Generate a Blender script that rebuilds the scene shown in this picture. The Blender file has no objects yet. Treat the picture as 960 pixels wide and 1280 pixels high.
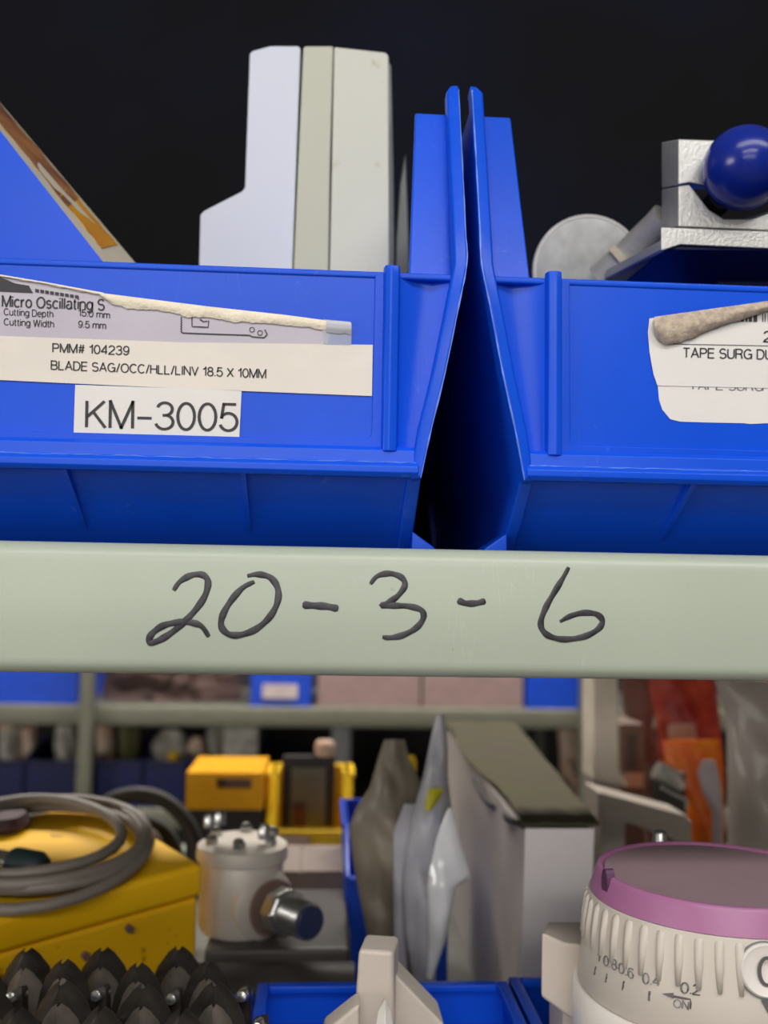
import bpy, bmesh, math, random
from mathutils import Vector, Matrix, noise
random.seed(7)
S = bpy.context.scene
COL = S.collection
PI = math.pi
# ------------------------------------------------------------------ camera
FPX = 1200.0
EYE = Vector((0.0, -0.36, 1.481))
YAW, PITCH, ROLL = math.radians(3.5), math.radians(5.0), math.radians(0.95)
Fw = Vector((math.sin(YAW)*math.cos(PITCH), math.cos(YAW)*math.cos(PITCH), math.sin(PITCH)))
R0 = Fw.cross(Vector((0, 0, 1))).normalized()
U0 = R0.cross(Fw)
Rt = R0*math.cos(ROLL) + U0*math.sin(ROLL)
Up = U0*math.cos(ROLL) - R0*math.sin(ROLL)
cd = bpy.data.cameras.new('camera'); cam = bpy.data.objects.new('camera', cd); COL.objects.link(cam)
M = Matrix((Rt, Up, -Fw)).transposed().to_4x4(); M.translation = EYE
cam.matrix_world = M
cd.sensor_fit = 'VERTICAL'; cd.sensor_height = 32.0; cd.sensor_width = 24.0
cd.lens = 32.0*FPX/1280.0
cd.clip_start = 0.01; cd.clip_end = 50
cd.dof.use_dof = True; cd.dof.focus_distance = 0.365; cd.dof.aperture_fstop = 7.0
S.camera = cam
# ------------------------------------------------------------------ world, exposure, lamps
S.view_settings.view_transform = 'Standard'
S.view_settings.look = 'None'
S.view_settings.gamma = 1.0
S.view_settings.use_curve_mapping = False
S.view_settings.exposure = 0.0
w = bpy.data.worlds.new('world'); S.world = w; w.use_nodes = True
w.node_tree.nodes['Background'].inputs[0].default_value = (0.9, 0.92, 1.0, 1)
w.node_tree.nodes['Background'].inputs[1].default_value = 0.25
def area(name, loc, tgt, sx, sy, power, col):
    l = bpy.data.lights.new(name, 'AREA'); l.shape = 'RECTANGLE'; l.size = sx; l.size_y = sy
    l.energy = power; l.color = col
    o = bpy.data.objects.new(name, l); COL.objects.link(o); o.location = loc
    d = (Vector(tgt)-Vector(loc)).normalized()
    o.rotation_euler = d.to_track_quat('-Z', 'Y').to_euler()
    return o
area('ceiling_lamp', (0.35, -1.15, 2.85), (0.35, -1.15, 0), 2.4, 0.5, 33, (1.0, 0.97, 0.93))
area('ceiling_lamp.001', (0.0, 1.34, 2.85), (0.0, 1.34, 0), 2.4, 0.3, 66, (1.0, 0.94, 0.86))
area('ceiling_fill', (-0.2, -3.2, 2.85), (-0.2, -3.2, 0), 2.4, 0.5, 80, (1.0, 0.965, 0.92))  # farther row, added to brighten the fronts on the lower shelf
area('fill_light', (-1.3, -8.9, 2.25), (-1.3, 0, 2.25), 5.4, 1.3, 110, (1.0, 0.955, 0.90))  # window-sized fill, added to light the lower shelf from the front
area('fill_light.001', (-6.4, -2.6, 1.7), (0, -0.6, 1.5), 4.0, 1.5, 200, (1.0, 0.955, 0.90))   # second added fill, lights the left-facing sides
# ------------------------------------------------------------------ projection helpers: pixel of the 960x1280 frame -> point of the place
def ray(px, py):
    return (Fw + Rt*((px-480)/FPX) - Up*((py-640)/FPX)).normalized()
def at(px, py, Y):
    d = ray(px, py); return EYE + d*((Y-EYE.y)/d.y)
def atz(px, py, Z):
    d = ray(px, py); return EYE + d*((Z-EYE.z)/d.z)
# ------------------------------------------------------------------ materials
def lin(c):
    return tuple(((v/255)/12.92 if v/255 <= 0.04045 else ((v/255+0.055)/1.055)**2.4) for v in c)
MATS = {}
def mat(name, rgb, rough=0.5, metal=0.0, var=0.08, nscale=40, bump=0.0, bscale=400, alpha=1.0, trans=0.0,
        spec=0.5, emit=0, rgb2=None, patch=None, coat=0.0, sss=0.0, rvar=0.0, scratch=None):
    if name in MATS: return MATS[name]
    m = bpy.data.materials.new(name); m.use_nodes = True; MATS[name] = m
    nt = m.node_tree; N = nt.nodes; L = nt.links; b = N['Principled BSDF']
    c = lin(rgb); tc = N.new('ShaderNodeTexCoord')
    nz = N.new('ShaderNodeTexNoise'); nz.inputs['Scale'].default_value = nscale; nz.inputs['Detail'].default_value = 5
    L.new(tc.outputs['Object'], nz.inputs['Vector'])
    mx = N.new('ShaderNodeMix'); mx.data_type = 'RGBA'
    c2 = lin(rgb2) if rgb2 else tuple(min(1, v*(1+var)) for v in c)
    c1 = c if rgb2 else tuple(v*(1-var) for v in c)
    mx.inputs[6].default_value = (*c1, 1); mx.inputs[7].default_value = (*c2, 1)
    rmp = N.new('ShaderNodeMapRange'); rmp.inputs[1].default_value = 0.35; rmp.inputs[2].default_value = 0.65
    L.new(nz.outputs['Fac'], rmp.inputs[0]); L.new(rmp.outputs[0], mx.inputs[0])
    out = mx.outputs[2]
    if patch:   # (rgb, scale, threshold): stains
        n2 = N.new('ShaderNodeTexNoise'); n2.inputs['Scale'].default_value = patch[1]; n2.inputs['Detail'].default_value = 3
        L.new(tc.outputs['Object'], n2.inputs['Vector'])
        r2 = N.new('ShaderNodeMapRange'); r2.inputs[1].default_value = patch[2]; r2.inputs[2].default_value = patch[2]+0.07
        L.new(n2.outputs['Fac'], r2.inputs[0])
        m2 = N.new('ShaderNodeMix'); m2.data_type = 'RGBA'; m2.inputs[7].default_value = (*lin(patch[0]), 1)
        L.new(r2.outputs[0], m2.inputs[0]); L.new(out, m2.inputs[6]); out = m2.outputs[2]
    if scratch:  # (rgb, amount): thin pale scuffs
        wv = N.new('ShaderNodeTexNoise'); wv.inputs['Scale'].default_value = 60; wv.inputs['Detail'].default_value = 2
        wv.inputs['Distortion'].default_value = 1.5
        mp = N.new('ShaderNodeMapping'); mp.inputs['Scale'].default_value = (1.0, 1.0, 0.18); mp.inputs['Rotation'].default_value = (0, 0.7, 0)
        L.new(tc.outputs['Object'], mp.inputs['Vector']); L.new(mp.outputs[0], wv.inputs['Vector'])
        r3 = N.new('ShaderNodeMapRange'); r3.inputs[1].default_value = 0.497; r3.inputs[2].default_value = 0.5
        r4 = N.new('ShaderNodeMapRange'); r4.inputs[1].default_value = 0.506; r4.inputs[2].default_value = 0.503
        L.new(wv.outputs['Fac'], r3.inputs[0]); L.new(wv.outputs['Fac'], r4.inputs[0])
        mu = N.new('ShaderNodeMath'); mu.operation = 'MULTIPLY'; L.new(r3.outputs[0], mu.inputs[0]); L.new(r4.outputs[0], mu.inputs[1])
        n5 = N.new('ShaderNodeTexNoise'); n5.inputs['Scale'].default_value = 25; L.new(tc.outputs['Object'], n5.inputs['Vector'])
        r5 = N.new('ShaderNodeMapRange'); r5.inputs[1].default_value = 0.56; r5.inputs[2].default_value = 0.7; r5.inputs[4].default_value = scratch[1]
        L.new(n5.outputs['Fac'], r5.inputs[0])
        m4 = N.new('ShaderNodeMath'); m4.operation = 'MULTIPLY'; L.new(mu.outputs[0], m4.inputs[0]); L.new(r5.outputs[0], m4.inputs[1])
        m3 = N.new('ShaderNodeMix'); m3.data_type = 'RGBA'; m3.inputs[7].default_value = (*lin(scratch[0]), 1)
        L.new(m4.outputs[0], m3.inputs[0]); L.new(out, m3.inputs[6]); out = m3.outputs[2]
    L.new(out, b.inputs['Base Color'])
    b.inputs['Roughness'].default_value = rough
    if rvar:
        rr = N.new('ShaderNodeMapRange'); rr.inputs[3].default_value = rough-rvar; rr.inputs[4].default_value = rough+rvar
        L.new(nz.outputs['Fac'], rr.inputs[0]); L.new(rr.outputs[0], b.inputs['Roughness'])
    b.inputs['Metallic'].default_value = metal
    b.inputs['Specular IOR Level'].default_value = spec
    b.inputs['Alpha'].default_value = alpha
    b.inputs['Transmission Weight'].default_value = trans
    b.inputs['Coat Weight'].default_value = coat
    if sss:
        b.inputs['Subsurface Weight'].default_value = sss; b.inputs['Subsurface Radius'].default_value = (0.001, 0.002, 0.006)
    if emit:
        b.inputs['Emission Color'].default_value = (*c, 1); b.inputs['Emission Strength'].default_value = emit
    if bump:
        n4 = N.new('ShaderNodeTexNoise'); n4.inputs['Scale'].default_value = bscale; n4.inputs['Detail'].default_value = 4
        L.new(tc.outputs['Object'], n4.inputs['Vector'])
        bp = N.new('ShaderNodeBump'); bp.inputs['Strength'].default_value = bump; bp.inputs['Distance'].default_value = 0.001
        L.new(n4.outputs['Fac'], bp.inputs['Height']); L.new(bp.outputs[0], b.inputs['Normal'])
    return m
# ------------------------------------------------------------------ mesh helpers
def wloc(o):
    v = Vector((0, 0, 0))
    while o: v += o.location; o = o.parent
    return v
def tag(o, label=None, cat=None, group=None, kind=None):
    if label: o['label'] = label
    if cat: o['category'] = cat
    if group: o['group'] = group
    if kind: o['kind'] = kind
    return o
def thing(name, loc, label, cat, group=None):
    o = bpy.data.objects.new(name, None); COL.objects.link(o); o.location = loc
    o.empty_display_size = 0.02
    return tag(o, label, cat, group)
class G:
    def __init__(s): s.v = []; s.f = []
    def add(s, vs, fs):
        n = len(s.v); s.v += [Vector(v) for v in vs]; s.f += [tuple(i+n for i in f) for f in fs]; return s
    def hexa(s, p):      # 8 points: bottom 4 ccw, top 4 ccw
        return s.add(p, [(3,2,1,0),(4,5,6,7),(0,1,5,4),(1,2,6,5),(2,3,7,6),(3,0,4,7)])
    def box(s, x0, x1, y0, y1, z0, z1):
        return s.hexa([(x0,y0,z0),(x1,y0,z0),(x1,y1,z0),(x0,y1,z0),(x0,y0,z1),(x1,y0,z1),(x1,y1,z1),(x0,y1,z1)])
    def loft(s, A, B):   # two loops of the same length -> closed solid
        n = len(A); return s.add(list(A)+list(B), [tuple(range(n-1,-1,-1)), tuple(range(n,2*n))]+[(i,(i+1)%n,(i+1)%n+n,i+n) for i in range(n)])
    def rings(s, loops, cap=True, closed=False):
        n = len(loops[0]); vs = [v for l in loops for v in l]; fs = []
        m = len(loops)
        for k in range(m if closed else m-1):
            a = k*n; b = ((k+1) % m)*n
            fs += [(a+i, a+(i+1)%n, b+(i+1)%n, b+i) for i in range(n)]
        if cap and not closed: fs += [tuple(range(n-1,-1,-1)), tuple(range((m-1)*n, m*n))]
        return s.add(vs, fs)
    def tube(s, pts, r, seg=10, closed=False, flat=None):
        pts = [Vector(p) for p in pts]; n = len(pts); loops = []; up = None
        for i, p in enumerate(pts):
            if closed: t = (pts[(i+1)%n]-pts[i-1]).normalized()
            else: t = (pts[min(i+1,n-1)]-pts[max(i-1,0)]).normalized()
            if flat is not None: nrm = Vector(flat)
            else:
                if up is None: up = Vector((0,0,1)) if abs(t.z) < .9 else Vector((1,0,0))
                nrm = (up - t*up.dot(t)).normalized(); up = nrm
            bn = t.cross(nrm).normalized()
            rr = r[i] if isinstance(r, (list, tuple)) else r
            fl = 0.12 if flat is not None else 1
            loops.append([p + bn*(rr*math.cos(2*PI*k/seg)) + nrm*(rr*fl*math.sin(2*PI*k/seg)) for k in range(seg)])
        return s.rings(loops, True, closed)
    def lathe(s, prof, c, axis=(0,0,1), seg=32):   # prof (r, h)
        ax = Vector(axis).normalized(); a = ax.orthogonal().normalized(); b = ax.cross(a); c = Vector(c)
        return s.rings([[c + ax*h + (a*math.cos(2*PI*k/seg)+b*math.sin(2*PI*k/seg))*max(r,1e-5) for k in range(seg)] for r, h in prof], True)
    def build(s, name, m, parent=None, bevel=0.0, smooth=False, seg=2, sub=0):
        off = wloc(parent) if parent else None
        me = bpy.data.meshes.new(name)
        if parent is None:
            c = sum(s.v, Vector())/len(s.v); c.z = min(v.z for v in s.v); off = c
        me.from_pydata([v-off for v in s.v], [], s.f); me.update()
        bm = bmesh.new(); bm.from_mesh(me); bmesh.ops.recalc_face_normals(bm, faces=bm.faces); bm.to_mesh(me); bm.free()
        me.materials.append(m)
        o = bpy.data.objects.new(name, me); COL.objects.link(o)
        if parent: o.parent = parent
        else: o.location = off
        if smooth or bevel:
            me.polygons.foreach_set('use_smooth', [True]*len(me.polygons))
            me.update()
        if bevel:
            b = o.modifiers.new('bevel', 'BEVEL'); b.width = bevel; b.segments = seg; b.limit_method = 'ANGLE'; b.angle_limit = math.radians(30)
            b.harden_normals = False
            w_ = o.modifiers.new('wn', 'WEIGHTED_NORMAL'); w_.keep_sharp = False
        elif smooth:
            for e in me.edges: pass
            bm = bmesh.new(); bm.from_mesh(me)
            for e in bm.edges:
                if len(e.link_faces) == 2 and e.calc_face_angle() > math.radians(50): e.smooth = False
            bm.to_mesh(me); bm.free()
        if sub:
            q = o.modifiers.new('sub', 'SUBSURF'); q.levels = sub; q.render_levels = sub
        return o
def catmull(pts, n=8, closed=False):
    P = [Vector(p) for p in pts]; out = []; m = len(P)
    for i in range(m if closed else m-1):
        p0 = P[(i-1) % m] if closed else P[max(i-1,0)]; p1 = P[i]; p2 = P[(i+1) % m]
        p3 = P[(i+2) % m] if closed else P[min(i+2,m-1)]
        for k in range(n):
            t = k/n; out.append(0.5*((2*p1)+(p2-p0)*t+(2*p0-5*p1+4*p2-p3)*t*t+(3*p1-p0-3*p2+p3)*t**3))
    if not closed: out.append(P[-1])
    return out
def prism(poly_px, Y0, Y1, g=None):      # outline seen at depth Y0, straight back to Y1
    A = [at(x, y, Y0) for x, y in poly_px]
    return (g or G()).loft(A, [Vector((p.x, Y1, p.z)) for p in A])
def E(cx, cy, rx, ry, a0=0, a1=360, n=None):
    n = n or max(6, int(abs(a1-a0)/16)); return [(cx+rx*math.cos(math.radians(a0+(a1-a0)*k/n)), cy+ry*math.sin(math.radians(a0+(a1-a0)*k/n))) for k in range(n+1)]
X = .72
def bowl(x): return E(.25, X/2, .25, X/2)
GL = {
 '0': (.54, [E(.27,.5,.27,.5)]), '1': (.30, [[(0,.76),(.17,.82),(.27,1),(.27,0)]]),
 '2': (.54, [E(.27,.72,.26,.28,170,-30)+[(.26,.32),(.06,.14),(.0,0),(.55,0)]]),
 '3': (.54, [E(.27,.76,.24,.24,165,-75)+[(.2,.52)], E(.26,.27,.28,.27,75,-165)]),
 '4': (.56, [[(.43,0),(.43,1),(0,.3),(.0,.26),(.56,.26)]]), '5': (.54, [[(.5,1),(.1,1),(.04,.5)]+E(.26,.33,.28,.33,135,-160)]),
 '6': (.54, [E(.28,.32,.26,.32), E(.31,.52,.29,.48,50,190)]), '8': (.54, [E(.27,.77,.22,.23), E(.27,.27,.27,.27)]),
 '9': (.54, [E(.27,.68,.25,.32), E(.24,.48,.28,.48,10,-140)]),
 '-': (.46, [[(0,.40),(.46,.40)]]), '.': (.06, [[(.03,0),(.03,.11)]]), '/': (.28, [[(0,-.02),(.28,1.02)]]),
 '#': (.56, [[(.10,0),(.22,1)],[(.34,0),(.46,1)],[(0,.34),(.54,.34)],[(.03,.66),(.57,.66)]]),
 'A': (.66, [[(0,0),(.33,1),(.66,0)],[(.11,.33),(.55,.33)]]), 'B': (.58, [[(0,0),(0,1),(.33,1)]+E(.33,.76,.21,.24,90,-90)+[(0,.52)],[(.33,.52)]+E(.33,.26,.25,.26,90,-90)+[(0,0)]]),
 'C': (.64, [E(.34,.5,.34,.5,42,318)]), 'D': (.62, [[(0,0),(0,1),(.28,1)]+E(.28,.5,.34,.5,90,-90)+[(0,0)]]),
 'E': (.54, [[(.54,1),(0,1),(0,0),(.55,0)],[(0,.53),(.5,.53)]]), 'G': (.70, [E(.35,.5,.35,.5,42,335),[(.38,.48),(.68,.48),(.68,.0)]]),
 'H': (.60, [[(0,0),(0,1)],[(.6,0),(.6,1)],[(0,.53),(.6,.53)]]), 'I': (.04, [[(.02,0),(.02,1)]]),
 'K': (.60, [[(0,0),(0,1)],[(.56,1),(0,.38)],[(.2,.6),(.6,0)]]), 'L': (.48, [[(0,1),(0,0),(.48,0)]]),
 'M': (.72, [[(0,0),(0,1),(.36,.02),(.72,1),(.72,0)]]), 'N': (.60, [[(0,0),(0,1),(.6,0),(.6,1)]]),
 'O': (.72, [E(.36,.5,.36,.5)]), 'P': (.56, [[(0,0),(0,1),(.32,1)]+E(.32,.74,.24,.26,90,-90)+[(0,.48)]]),
 'R': (.60, [[(0,0),(0,1),(.34,1)]+E(.34,.75,.23,.25,90,-90)+[(0,.5)],[(.34,.5),(.5,.42),(.54,.2),(.58,0)]]),
 'S': (.58, [E(.29,.75,.26,.25,25,255)+E(.30,.26,.28,.27,82,-155)]), 'T': (.58, [[(0,1),(.58,1)],[(.29,0),(.29,1)]]),
 'U': (.58, [[(0,1)]+E(.29,.29,.29,.29,180,360)+[(.58,1)]]), 'V': (.62, [[(0,1),(.31,0),(.62,1)]]),
 'W': (.90, [[(0,1),(.22,0),(.45,1),(.68,0),(.90,1)]]), 'X': (.60, [[(0,0),(.6,1)],[(0,1),(.6,0)]]),
 'a': (.48, [E(.25,.54,.21,.19,160,20)+[(.46,.12),(.52,0)], E(.22,.20,.22,.20,80,300)+[(.46,.16)]]), 'c': (.46, [E(.25,X/2,.25,X/2,45,315)]),
 'd': (.50, [bowl(0), [(.5,1),(.5,0)]]), 'e': (.50, [[(.0,.38),(.5,.38)]+E(.25,X/2,.25,X/2,5,315)]),
 'g': (.50, [bowl(0), [(.5,X)]+E(.25,-.06,.25,.22,0,-150)]), 'h': (.46, [[(0,0),(0,1)],[(0,.45)]+E(.23,.49,.23,.23,180,0)+[(.46,0)]]),
 'i': (.04, [[(.02,0),(.02,X)],[(.02,.9),(.02,1)]]), 'l': (.04, [[(.02,0),(.02,1)]]),
 'm': (.78, [[(0,0),(0,X)],[(0,.45)]+E(.195,.52,.195,.20,180,0)+[(.39,0)],[(.39,.45)]+E(.585,.52,.195,.20,180,0)+[(.78,0)]]),
 'n': (.46, [[(0,0),(0,X)],[(0,.45)]+E(.23,.49,.23,.23,180,0)+[(.46,0)]]), 'o': (.50, [bowl(0)]),
 'p': (.50, [[(0,-.25),(0,X)], bowl(0)]), 'r': (.26, [[(0,0),(0,X)],[(0,.48),(.08,.66),(.26,.70)]]),
 's': (.42, [E(.21,.53,.19,.18,30,250)+E(.21,.18,.20,.18,75,-155)]), 't': (.24, [[(.10,.92),(.10,.12),(.16,.0),(.25,.02)],[(0,.70),(.24,.70)]]),
 'u': (.46, [[(0,X)]+E(.23,.23,.23,.23,180,360)+[(.46,X)],[(.46,.3),(.46,0)]]),
}
def ribbon(pts, w_):
    P = [Vector((x, y)) for x, y in pts]
    for i in range(1, len(P)-1):
        d1 = (P[i]-P[i-1]); d2 = (P[i+1]-P[i])
        if d1.length > 1e-4 and d2.length > 1e-4 and d1.normalized().dot(d2.normalized()) < .55:
            a = P[i]+d1.normalized()*w_*.45; b = P[i]-d2.normalized()*w_*.45
            return ribbon([tuple(v) for v in P[:i]]+[tuple(a)], w_)+ribbon([tuple(b)]+[tuple(v) for v in P[i+1:]], w_)
    P = [Vector((x, y)) for x, y in pts]; out = [P[0]]
    for p in P[1:]:
        if (p-out[-1]).length > 1e-4: out.append(p)
    P = out; n = len(P); closed = (P[0]-P[-1]).length < 1e-3 and n > 4
    if closed: P = P[:-1]; n -= 1
    quads = []; L = []; Rr = []
    for i in range(n):
        a = P[i-1] if (closed or i) else None; b = P[(i+1) % n] if (closed or i < n-1) else None
        d1 = (P[i]-a).normalized() if a is not None else None; d2 = (b-P[i]).normalized() if b is not None else None
        if d1 is None: d1 = d2
        if d2 is None: d2 = d1
        t = (d1+d2); t = t.normalized() if t.length > 1e-3 else d1
        k = max(.45, t.dot(d1)); nn = Vector((-t.y, t.x))*(w_/2/k); L.append(P[i]+nn); Rr.append(P[i]-nn)
    for i in range(n if closed else n-1):
        j = (i+1) % n; quads.append((L[i], Rr[i], Rr[j], L[j]))
    return quads
def lettering(name, s_, fn, m, parent, weight=.13, gap=.17, space=.34):
    x = 0; Q = []
    for ch in s_:
        if ch == ' ': x += space; continue
        wd, st = GL[ch]
        for q in st: Q += ribbon([(x+a, b) for a, b in q], weight)
        x += wd+gap
    W = x-gap; g = G()
    for q in Q: g.add([fn(p.x/W, p.y) for p in q], [(0,1,2,3)])
    me = bpy.data.meshes.new(name); off = wloc(parent)
    me.from_pydata([v-off for v in g.v], [], g.f); me.materials.append(m)
    o = bpy.data.objects.new(name, me); COL.objects.link(o); o.parent = parent
    return o
def quadmap(px0, py0, px1, py1, h, Y):     # baseline from (px0,py0) to (px1,py1), cap height h, on the plane Y
    a, b, c, d = at(px0,py0,Y), at(px1,py1,Y), at(px1+h*.02,py1-h,Y), at(px0+h*.02,py0-h,Y)
    return lambda u, v: (a*(1-u)+b*u)*(1-v) + (d*(1-u)+c*u)*v
# ------------------------------------------------------------------ material list
blue = mat('blue_plastic', (14, 82, 222), 0.3, var=0.05, nscale=18, bump=0.05, bscale=220, spec=0.22, rvar=0.06, scratch=((150,180,240), 0.14))
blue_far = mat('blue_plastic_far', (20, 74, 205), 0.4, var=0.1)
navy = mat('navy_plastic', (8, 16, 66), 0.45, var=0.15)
edgeglint = mat('scuffed_edge_highlight', (92, 134, 232), 0.35, var=0.2, nscale=150)  # pale tone carries edge wear and the highlight along it
yel = mat('yellow_plastic', (255, 196, 16), 0.42, var=0.06, nscale=15, patch=((150,100,10), 60, 0.66))
yel2 = mat('yellow_bin_plastic', (255, 205, 30), 0.4)
oran = mat('orange_yellow_plastic', (255, 178, 16), 0.4)
sage = mat('sage_paint', (176, 186, 170), 0.36, var=0.03, nscale=9, bump=0.05, bscale=500, patch=((140,136,116), 140, 0.74), spec=0.5, scratch=((225,228,218), 0.2))
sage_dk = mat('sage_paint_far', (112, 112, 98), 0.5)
galv = mat('galvanised_deck', (112, 112, 106), 0.5, 0.4)
black = mat('black_board', (14, 14, 16), 0.75, var=0.3, nscale=5, rgb2=(14,18,34), spec=0.1)
ink = mat('marker_ink', (34, 32, 40), 0.42, var=0.2, nscale=300, rgb2=(62,60,68))
pink_ = mat('printed_ink', (52, 50, 58), 0.6)
ghost = mat('faded_ink', (120, 118, 122), 0.6)
paper = mat('white_paper', (226, 224, 222), 0.6, var=0.02, bump=0.08, bscale=150)
glossp = mat('glossy_white_tape', (226, 219, 210), 0.22, var=0.03, nscale=20, bump=0.35, bscale=60, coat=0.4)
greyp = mat('grey_lilac_paper', (182, 176, 190), 0.3, var=0.05, nscale=25, bump=0.3, bscale=50, coat=0.3)
cream = mat('torn_paper_backing', (236, 226, 205), 0.75, var=0.06, nscale=80, bump=0.6, bscale=500)
dirty = mat('dirty_paper_backing', (202, 186, 166), 0.8, var=0.12, nscale=350, rgb2=(168,154,140), bump=0.6, bscale=600)
tape = mat('clear_tape', (210, 214, 226), 0.15, alpha=0.38, coat=0.5)
white = mat('white_plastic', (204, 209, 226), 0.42, var=0.015, nscale=10)
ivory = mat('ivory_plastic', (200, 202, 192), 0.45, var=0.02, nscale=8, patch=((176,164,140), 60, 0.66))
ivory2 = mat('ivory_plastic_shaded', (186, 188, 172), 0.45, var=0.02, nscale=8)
greyedge = mat('grey_plastic', (120, 124, 124), 0.5)
cardcream = mat('stained_card', (196, 188, 168), 0.6, var=0.05)
brownst = mat('brown_stain', (112, 70, 50), 0.6, nscale=60, rgb2=(158,108,62))
alu = mat('cast_aluminium', (196, 196, 194), 0.42, 0.55, var=0.05, nscale=120, bump=0.3, bscale=700)
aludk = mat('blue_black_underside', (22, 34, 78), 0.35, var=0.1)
ballm = mat('dark_blue_vinyl', (20, 42, 140), 0.22, var=0.03, spec=.4)
clear = mat('clear_plastic_disc', (178, 180, 180), 0.3, var=0.14, nscale=120, alpha=0.95, spec=.3)
steel = mat('bright_steel', (190, 190, 188), 0.25, 0.9)
canm = mat('cast_zinc', (208, 200, 190), 0.5, 0.3, var=0.08, nscale=25)
rubber = mat('grey_cable', (130, 122, 114), 0.5)
rubdk = mat('dark_rubber', (44, 42, 42), 0.6)
toothl = mat('worn_steel', (112, 104, 96), 0.45, 0.3, var=0.25, nscale=60)
toothm = mat('dark_blued_steel', (60, 55, 51), 0.42, 0.5, var=0.3, nscale=45)
brown = mat('brown_card', (112, 92, 82), 0.7)
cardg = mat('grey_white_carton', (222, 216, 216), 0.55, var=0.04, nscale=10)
cardshade = mat('grey_carton_shaded', (176, 168, 162), 0.6, var=0.05, nscale=12)  # same carton as the front, with side shade put into the colour
cardtop = mat('olive_carton_top', (72, 63, 50), 0.85, rgb2=(72,69,36), nscale=12)
bag = mat('clear_bag', (190, 190, 200), 0.4, var=0.2, nscale=22, alpha=0.75, coat=0.2, bump=0.8, bscale=40)
bag2 = mat('smoky_bag', (138, 128, 112), 0.45, var=0.2, nscale=16, alpha=0.9, coat=0.1, bump=0.8, bscale=40)
bag3 = mat('grey_film_bag', (168, 157, 149), 0.45, var=0.15, nscale=10, alpha=0.97, coat=0.2)
mauve = mat('mauve_plastic', (164, 106, 148), 0.38, var=0.03)
mauvetop = mat('mauve_grey_disc', (156, 132, 140), 0.45, var=0.03)
dialm = mat('warm_grey_plastic', (198, 190, 180), 0.42, var=0.02)
dialw = mat('warm_white_plastic', (226, 220, 214), 0.4, var=0.02)
beige = mat('beige_plastic', (192, 182, 172), 0.5, var=0.03)
pinkbox = mat('pink_grey_box', (158, 132, 130), 0.7)
darkcase = mat('dark_grey_case', (66, 62, 60), 0.5, var=0.15)
taupe = mat('taupe_box', (136, 122, 114), 0.7)
orange = mat('orange_film', (250, 140, 20), 0.35, rgb2=(236,92,26), nscale=40)
red = mat('red_film', (216, 96, 72), 0.4, rgb2=(160,44,44), nscale=30)
peach = mat('peach_pouch', (206, 160, 134), 0.6, rgb2=(190,176,160), nscale=40)
crump = mat('white_crumpled', (214, 210, 200), 0.5, rgb2=(150,146,138), nscale=40)
greym = mat('grey_metal', (176, 166, 156), 0.5, 0.2)
wallm = mat('dim_wall', (58, 54, 54), 0.9)
concrete = mat('concrete', (96, 92, 88), 0.8)
ceilm = mat('ceiling_paint', (188, 186, 180), 0.9)
# ------------------------------------------------------------------ the room
def struct(name, g, m, **k): o = g.build(name, m, None, **k); o['kind'] = 'structure'; return o
struct('floor', G().box(-6.5, 6.5, -9, 3.2, -0.1, 0), concrete)
struct('ceiling', G().box(-6.5, 6.5, -9, 3.2, 3.0, 3.1), ceilm)
struct('wall_back', G().box(-6.5, 6.5, 3.2, 3.3, 0, 3.0), wallm)
struct('wall_front', G().box(-6.5, 6.5, -9.1, -9, 0, 3.0), ceilm)
struct('wall_left', G().box(-6.6, -6.5, -9, 3.2, 0, 3.0), ceilm)
struct('wall_right', G().box(6.5, 6.6, -9, 3.2, 0, 3.0), ceilm)
wf = G()
for k in range(5): wf.box(-4.06+k*1.36, -4.00+k*1.36, -8.99, -8.93, 1.54, 2.96)
wf.box(-4.06, 1.44, -8.99, -8.93, 1.54, 1.6); wf.box(-4.06, 1.44, -8.99, -8.93, 2.9, 2.96)
struct('fill_frame_1', wf, ceilm)  # unseen frame added round the front fill light
wf = G()
for k in range(5): wf.box(-6.49, -6.45, -4.63+k*1.0, -4.57+k*1.0, .89, 2.51)
wf.box(-6.49, -6.45, -4.63, -.57, .89, .95); wf.box(-6.49, -6.45, -4.63, -.57, 2.45, 2.51)
struct('fill_frame_2', wf, ceilm)  # unseen frame added round the left fill light
# ------------------------------------------------------------------ near rack
ZT = at(480, 684, 0).z; ZB = at(480, 847, 0).z        # beam top and bottom
DZ = EYE.z - 0.30                                       # lower deck surface
RD = 0.80
rack = thing('storage_rack', (0, 0.3, 0), 'sage green steel storage rack, its front beam hand-numbered in black marker', 'rack')
def beam_profile(z0, z1, y=0.0, rt=0.007, rb=0.006, d=0.03):
    P = []
    for k in range(7): a = PI/2*k/6; P.append((y+rt-rt*math.sin(a), z1-rt+rt*math.cos(a)))
    n = 6
    for k in range(1, n): t = k/n; P.append((y-0.0012*math.sin(PI*t), (z1-rt)*(1-t)+(z0+rb)*t))
    for k in range(7): a = PI/2*k/6; P.append((y+rb-rb*math.cos(a), z0+rb-rb*math.sin(a)))
    P += [(y+d, z0), (y+d, z1)]
    return P
def beam(name, x0, x1, z0, z1, y, m, par, d=0.03):
    pr = beam_profile(z0, z1, y, d=d)
    return G().loft([Vector((x0, a, b)) for a, b in pr], [Vector((x1, a, b)) for a, b in pr]).build(name, m, par, smooth=True)
fb = beam('shelf_beam', -0.95, 0.95, ZB, ZT, 0.0, sage, rack)
fb['label'] = 'sage front beam with rounded edges and marker writing'
G().box(-0.95, 0.95, 0.03, .36, ZT-0.006, ZT-0.0005).build('shelf_deck', galv, rack)
beam('shelf_beam', -0.95, 0.95, ZT-0.036, ZT-0.0065, 0.33, sage, rack)
beam('shelf_beam', -0.95, 0.95, DZ-0.05, DZ, -0.0, sage, rack)
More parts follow.
